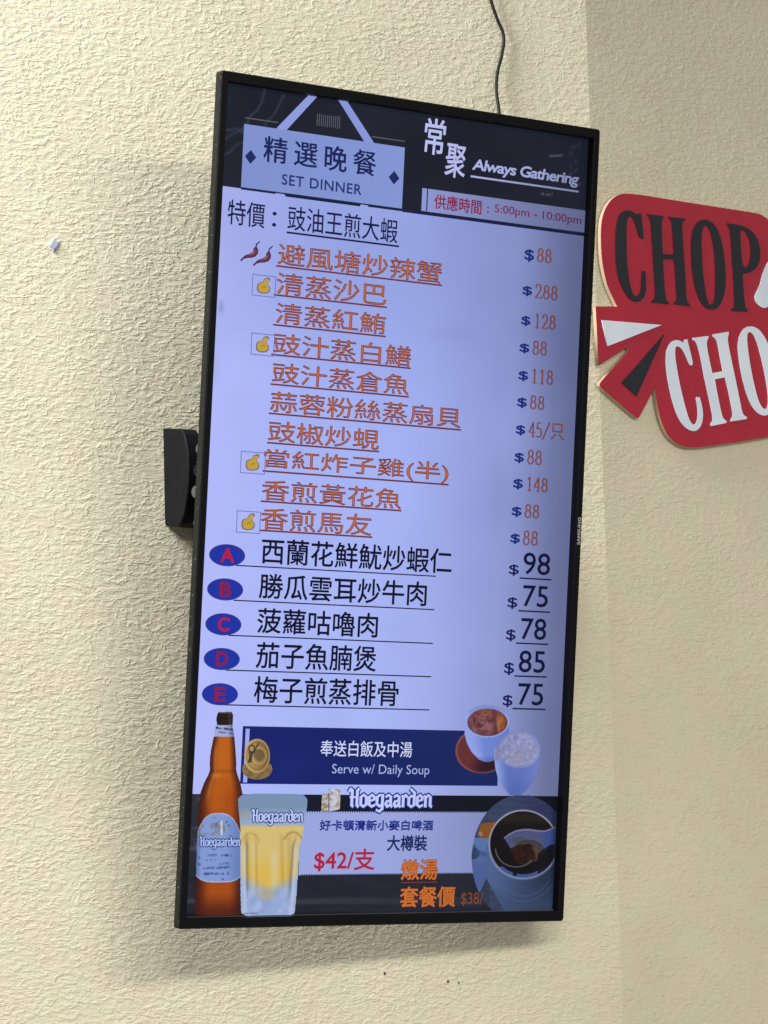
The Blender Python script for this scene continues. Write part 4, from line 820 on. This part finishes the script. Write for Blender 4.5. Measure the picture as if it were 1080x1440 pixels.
def soup(X, Y, U, V):
    x, y = (X - 655) * 8, (Y - 1110) * 8
    mask = (ell(x, y, 620, 780, 562, 722) < 1) & (y > 66) & (y < 1378) & (U < 269.5)
    c = mix(np.broadcast_to(A(62, 72, 106), X.shape + (3,)) * 1.0, A(48, 56, 96), sm(450, 900, x)) + ((vnoise(x * .3, y, 24, 5) - .5) * 12)[..., None]
    cup = ((ell(x, y, 640, 615, 395, 395) < 1) | ((y > 615) & (x > 225 + (y - 615) * .0 + np.maximum(0, y - 1000) * .55) & (y < 1378)))
    cc = mix(np.broadcast_to(A(84, 110, 160), X.shape + (3,)) * 1.0, A(40, 50, 78), sm(250, 1000, x)); cc = mix(cc, A(64, 82, 118), sm(1000, 1300, y) * .6)
    lf = (x < 262) & (y > 545); c = np.where(lf[..., None], mix(np.broadcast_to(A(100, 130, 192), X.shape + (3,)) * 1.0, A(84, 108, 168), sm(600, 900, y)), c)
    c = paint(c, (x < 210) * (ell(x, y, 60, 720, 90, 70) < 1) * .8, A(40, 62, 96)); c = paint(c, np.exp(-((y - 700 - (x - 100) * .3) / 26) ** 2) * (x < 240) * (x > 80) * .8, A(58, 86, 140))
    c = paint(c, (x < 262) * (y > 960 + np.maximum(0, 240 - x) * 2.2) * .85, A(50, 56, 74)); c = paint(c, np.exp(-((x - 85) / 26) ** 2) * (y > 620) * (y < 780) * .5, A(30, 70, 80))
    c = np.where(cup[..., None], cc, c)
    for R in (560, 620):
        d = ell(x, y, 640, 640, R * .72, R); c = paint(c, np.exp(-((d - 1) / .013) ** 2) * (y > 1000) * .35, A(96, 116, 160))
    org = inpoly(x, y, [(160, 385), (325, 365), (290, 470), (245, 548), (165, 548), (130, 500)]); c = paint(c, org * .95, A(148, 92, 28)); c = paint(c, org * (ell(x, y, 160, 500, 25, 26) < 1) * .7, A(190, 140, 150))
    rim = ell(x, y, 640, 615, 382, 378); c = np.where((rim < 1)[..., None], mix(np.broadcast_to(A(14, 10, 16), X.shape + (3,)) * 1.0, A(40, 32, 26), np.exp(-((y - 320) / 70) ** 2)), c)
    c = paint(c, np.exp(-((rim - 1) / .022) ** 2) * (1 - .5 * sm(620, 900, y)) * .95, A(198, 198, 226))
    c = paint(c, np.exp(-((rim - 1.03) / .03) ** 2) * sm(620, 900, y) * .7, A(150, 174, 216))
    c = paint(c, (rim < .985) * (rim > .90) * (y > 870) * (np.abs(x - 545) > 22) * .9, A(72, 100, 180))
    sp = inpoly(x, y, [(425, 545), (480, 500), (560, 462), (640, 448), (720, 448), (800, 462), (880, 466), (960, 440), (1010, 425), (1010, 600), (920, 670), (800, 780), (740, 800), (620, 800), (520, 700)])
    spc = mix(np.broadcast_to(A(84, 92, 140), X.shape + (3,)) * 1.0, A(60, 84, 150), sm(780, 950, x)); c = np.where((sp & (rim < 1.04))[..., None], spc, c)
    tops = np.interp(x, [425, 480, 560, 640, 720, 800, 880, 960, 1010], [548, 505, 466, 452, 452, 466, 470, 444, 430]); c = paint(c, np.exp(-((y - tops) / 9) ** 2) * (x > 425) * .9, A(156, 150, 190))
    ins = ell(x, y, 700, 690, 190, 135); c = paint(c, (1 - sm(.9, 1.0, ins)) * 1.0, A(70, 66, 76)); c = paint(c, np.exp(-((ins - 1) / .03) ** 2) * (y < 640) * .5, A(120, 120, 130))
    ch = ell(x, y, 640, 720, 140, 125) + (vnoise(x, y, 50, 5) - .5) * .5; cmix = mix(np.broadcast_to(A(68, 30, 20), X.shape + (3,)) * 1.0, A(26, 14, 18), vnoise(x, y, 44, 9)); c = paint(c, 1 - sm(.9, 1.05, ch), cmix)
    c = paint(c, np.exp(-((x - 790) / 26) ** 2 - ((y - 700) / 55) ** 2) * .7, A(112, 84, 36)); c = paint(c, (1 - sm(.9, 1.1, ell(x, y, 600, 575, 90, 40))) * .4, A(72, 70, 46))
    bowl = ell(x, y, 560, 660, 232, 212); c = paint(c, np.exp(-((bowl - 1) / .03) ** 2) * (y > 660 + np.abs(x - 600) * .02) * (x < 740) * (y > 655) * .8, A(140, 134, 146))
    c = paint(c, ((x > 800) & (rim < 1) & (y > 1300 - x * .72) & (y > 620)) * .85, A(12, 12, 20))
    c = paint(c, sm(930, 1010, x) * .5, A(18, 22, 40)) * .86
    return c, mask
b_ = to_uv_box((660, 785), (1114, 1285)); grid_pic("soup_pot_picture", b_[0], 269.6, b_[2], b_[3], .6, soup, .0012, disp)
# lettering on the bottle label and on the glass
pen_text("bottle_label_text", "Hoegaarden", LAB1, (168, 186, 236), (20, 38, 112), .0022, 1.1)
pen_text("glass_text", "Hoegaarden", LAB2, (182, 198, 240), (20, 42, 118), .0026, 1.1)
# maker's mark on the right-hand bezel, turned a quarter
me = text_mesh("SAMSUNG", .03, 1.05, 3); co = fit(me, (0, 34, 0, 4.6)); n = len(co)
c3 = np.zeros((n, 3)); c3[:, 0] = (277.3 - co[:, 1]) / 1000; c3[:, 1] = (-26 + co[:, 0]) / 1000; c3[:, 2] = .0002
me.vertices.foreach_set('co', c3.ravel()); me.update(); tvlink("maker_mark", me, M_LOGO)

# ------------------------------------------------------------------ wall mount behind the screen
mb = empty("wall_bracket", FL @ Matrix.Translation((-0.09, 2.18, 0)), "black steel mount with curved end cover on the wall, holding the menu screen from behind", "bracket")
def part(name, bm, mat, parent, smooth=False, local=None):
    me = bm_mesh(name, bm, smooth); o = bpy.data.objects.new(name, me); C.objects.link(o); me.materials.append(mat); o.parent = parent
    if local is not None: o.matrix_local = local
    return o
X0 = -0.1185                     # left cheek, relative to the bracket's origin (x along wall, y up, z out)
prof = [(-.053, 0), (-.0595, .040), (-.0575, .046), (-.046, .057), (-.025, .066), (-.010, .0700), (.005, .0715), (.022, .071), (.036, .067), (.048, .0615), (.0545, .055), (.0565, .050), (.0652, 0)]
for sx in (X0, 0.26):
    bm = bmesh.new(); a = [bm.verts.new((sx, y, z)) for y, z in prof]; b = [bm.verts.new((sx + .020, y, z)) for y, z in prof]
    bm.faces.new(a); bm.faces.new(b[::-1])
    for i in range(len(prof)):
        j = (i + 1) % len(prof); bm.faces.new((a[i], b[i], b[j], a[j]))
    bmesh.ops.recalc_face_normals(bm, faces=bm.faces)
    bmesh.ops.bevel(bm, geom=list(bm.edges), offset=.0012, segments=1, affect='EDGES')
    part("end_cover", bm, M_MOUNT, mb)
bm = bmesh.new(); box_bm(bm, X0 + .02, .26, -.055, .056, 0.001, .004); part("wall_plate", bm, M_MOUNT, mb)
for yy in (.048, -.048):
    bm = bmesh.new(); box_bm(bm, X0 + .02, .26, yy - .008, yy + .008, .004, .030, .001); part("rail", bm, M_MOUNT, mb)
# the arms: from the rail to the back of the screen
TVi = (FL @ Matrix.Translation((-0.09, 2.18, 0))).inverted() @ TV
for u in (-.185, .10):
    p = TVi @ Vector((u, .055, -.030)); q = TVi @ Vector((u, -.075, -.030))
    bm = bmesh.new(); box_bm(bm, u - .004, u + .004, -.16, .16, -.050, -.034, .001); part("hook_bar", bm, M_MOUNT, mb, local=TVi)
    for k, (yy, r) in enumerate(((.045, .010), (0.004, .014), (-.028, .006))):
        a = TVi @ Vector((u - .010, yy + .01, -.045)); b = TVi @ Vector((u + .012, yy + .01, -.045))
        bm = bmesh.new(); cyl_bm(bm, a, b, r, 24); bmesh.ops.bevel(bm, geom=list(bm.edges), offset=.001, segments=1, affect='EDGES'); part("pivot_disc", bm, M_PIVOT if k else M_MOUNT, mb)
    for yy in (.040, -.040):
        a = Vector(((TVi @ Vector((u, 0, 0))).x + .012, yy, .012)); b = TVi @ Vector((u + .004, yy, -.040))
        bm = bmesh.new(); cyl_bm(bm, a, b, .007, 12); part("arm", bm, M_MOUNT, mb)
    bm = bmesh.new(); c = TVi @ Vector((u + .02, 0, -.05)); box_bm(bm, c.x - .012, c.x + .012, -.056, .056, .028, c.z + .005, .002); part("tilt_block", bm, M_MOUNT, mb)

for yy, zz, r, mt in ((.058, -.031, .0060, 1), (.033, -.032, .0075, 0), (.008, -.033, .0078, 1), (-.028, -.031, .0040, 1), (-.044, -.031, .0048, 0)):
    a = TVi @ Vector((-.2665, yy, zz)); b = TVi @ Vector((-.252, yy, zz - .004))
    bm = bmesh.new(); cyl_bm(bm, a, b, r, 24); bmesh.ops.bevel(bm, geom=list(bm.edges), offset=.0012, segments=2, affect='EDGES'); part("pivot_disc", bm, M_PIVOT if mt else M_MOUNT, mb)

# ------------------------------------------------------------------ cable from above
cu = bpy.data.curves.new("power_cable", 'CURVE'); cu.dimensions = '3D'; cu.bevel_depth = .0021; cu.bevel_resolution = 4; cu.resolution_u = 10
pts = [(.262, 3.30, .004), (.258, 3.05, .004), (.2600, 2.90, .006), (.2665, 2.8346, .006), (.2745, 2.810, .006), (.2838, 2.787, .006), (.2805, 2.762, .006), (.2725, 2.737, .007), (.2680, 2.712, .010), (.2680, 2.6874, .014), (.262, 2.62, .030), (.20, 2.50, .06), (.13, 2.42, .085)]
sp = cu.splines.new('BEZIER'); sp.bezier_points.add(len(pts) - 1)
for b, p in zip(sp.bezier_points, pts):
    b.co = p; b.handle_left_type = b.handle_right_type = 'AUTO'
o = bpy.data.objects.new("power_cable", cu); C.objects.link(o); o.matrix_world = FL; bpy.context.view_layer.update()
dg = bpy.context.evaluated_depsgraph_get(); me = bpy.data.meshes.new_from_object(o.evaluated_get(dg), depsgraph=dg); bpy.data.objects.remove(o)
me.name = "power_cable"; me.materials.clear()
for p in me.polygons: p.use_smooth = True
o = link("power_cable", me, M_CABLE, None, FL); o['label'] = "thin black cable hanging down the wall and kinking above the menu screen"; o['category'] = "cable"

# ------------------------------------------------------------------ red sign
sg = empty("restaurant_sign", FR @ Matrix.Translation((0.2, 2.42, 0)), "red cut-out wall sign with black CHOP above white CHO lettering and a spiky left edge", "sign")
SGi = Matrix.Translation((-0.2, -2.42, 0))
def prism(pts, z0, z1, hole=None, bev=0.0):
    cu = bpy.data.curves.new('p', 'CURVE'); cu.dimensions = '2D'; cu.fill_mode = 'BOTH'; cu.extrude = (z1 - z0) / 2
    for pl in ([pts, hole] if hole else [pts]):
        s = cu.splines.new('POLY'); s.points.add(len(pl) - 1); s.use_cyclic_u = True
        for q, (x, y) in zip(s.points, pl): q.co = (x / 1000 - .2, y / 1000 - 2.42, 0, 1)
    o = bpy.data.objects.new('p', cu); C.objects.link(o); bpy.context.view_layer.update()
    dg = bpy.context.evaluated_depsgraph_get(); me = bpy.data.meshes.new_from_object(o.evaluated_get(dg), depsgraph=dg)
    bpy.data.objects.remove(o); bpy.data.curves.remove(cu)
    for v in me.vertices: v.co.z += (z0 + z1) / 2
    me.materials.clear(); return me
def smooth_pts(p, it=1, sharp=50):
    for _ in range(it):
        out = []; n = len(p)
        for i in range(n):
            a, b, c = Vector(p[i - 1]), Vector(p[i]), Vector(p[(i + 1) % n])
            ang = math.degrees((b - a).angle(c - b, 0))
            if ang > sharp: out.append(tuple(b))
            else: out.append(tuple(b * .75 + a * .25)); out.append(tuple(b * .75 + c * .25))
        p = out
    return p
def sgpart(name, me, mat, label=None):
    o = bpy.data.objects.new(name, me); C.objects.link(o); me.materials.append(mat); o.parent = sg
    if label: o['label'] = label
    return o
bp_ = smooth_pts(BOARD, 2, 40)
sgpart("backing_board", prism(bp_, .0025, .0082), M_BOARD)
sgpart("red_face", prism(bp_, .0084, .0090), M_RED)
for k, (o_, h_) in LETTERS.items():
    white = k in ('C2', 'H2', 'O2', 'P2', 'W1', 'wedge1')
    nm = "wedge" if 'wedge' in k else ("swoosh" if k == 'W1' else "letter")
    if nm != "wedge": o_ = smooth_pts(o_, 2); h_ = smooth_pts(h_, 2) if h_ else None
    sgpart(nm, prism(o_, .0092, .0102, h_), M_WHITE if white else M_BLACK, {"wedge": "white wedge" if white else "black wedge", "swoosh": "white swoosh", "letter": ("white letter " if white else "black letter ") + k[0]}[nm])

# ------------------------------------------------------------------ small things on the wall
bm = bmesh.new(); bmesh.ops.create_icosphere(bm, subdivisions=3, radius=1)
for v in bm.verts:
    k = 1 + .25 * math.sin(v.co.x * 5 + v.co.y * 3) * math.cos(v.co.y * 6 + 1)
    v.co = Vector((v.co.x * .0062 * k, v.co.y * .0066 * k - (.004 if v.co.y < -.6 and v.co.x < 0 else 0), v.co.z * .0014 * k + .0004))
o = link("putty_lump", bm_mesh("putty_lump", bm, True), M_PUTTY, None, FL @ Matrix.Translation((-0.3458, 2.4612, 0)))
o['label'] = "tiny pale blue lump of putty stuck to the cream wall left of the screen"; o['category'] = "putty"
for x, y, r in ((.0744, 1.5839, .0019), (.1624, 1.572, .0019), (.1774, 1.5699, .0014), (.0083, 1.6276, .0011)):
    bm = bmesh.new(); bmesh.ops.create_icosphere(bm, subdivisions=1, radius=1)
    for v in bm.verts: v.co = Vector((v.co.x * r, v.co.z * .0006, v.co.y * r * 1.2))
    me = bm_mesh("dirt_speck", bm, True); o = bpy.data.objects.new("dirt_speck", me); C.objects.link(o); me.materials.append(M_SPECK); o.parent = WL
    o.matrix_world = frame(xl, nl, OL) @ Matrix.Translation((x, y, 0)) @ Matrix.Rotation(math.radians(90), 4, 'X')
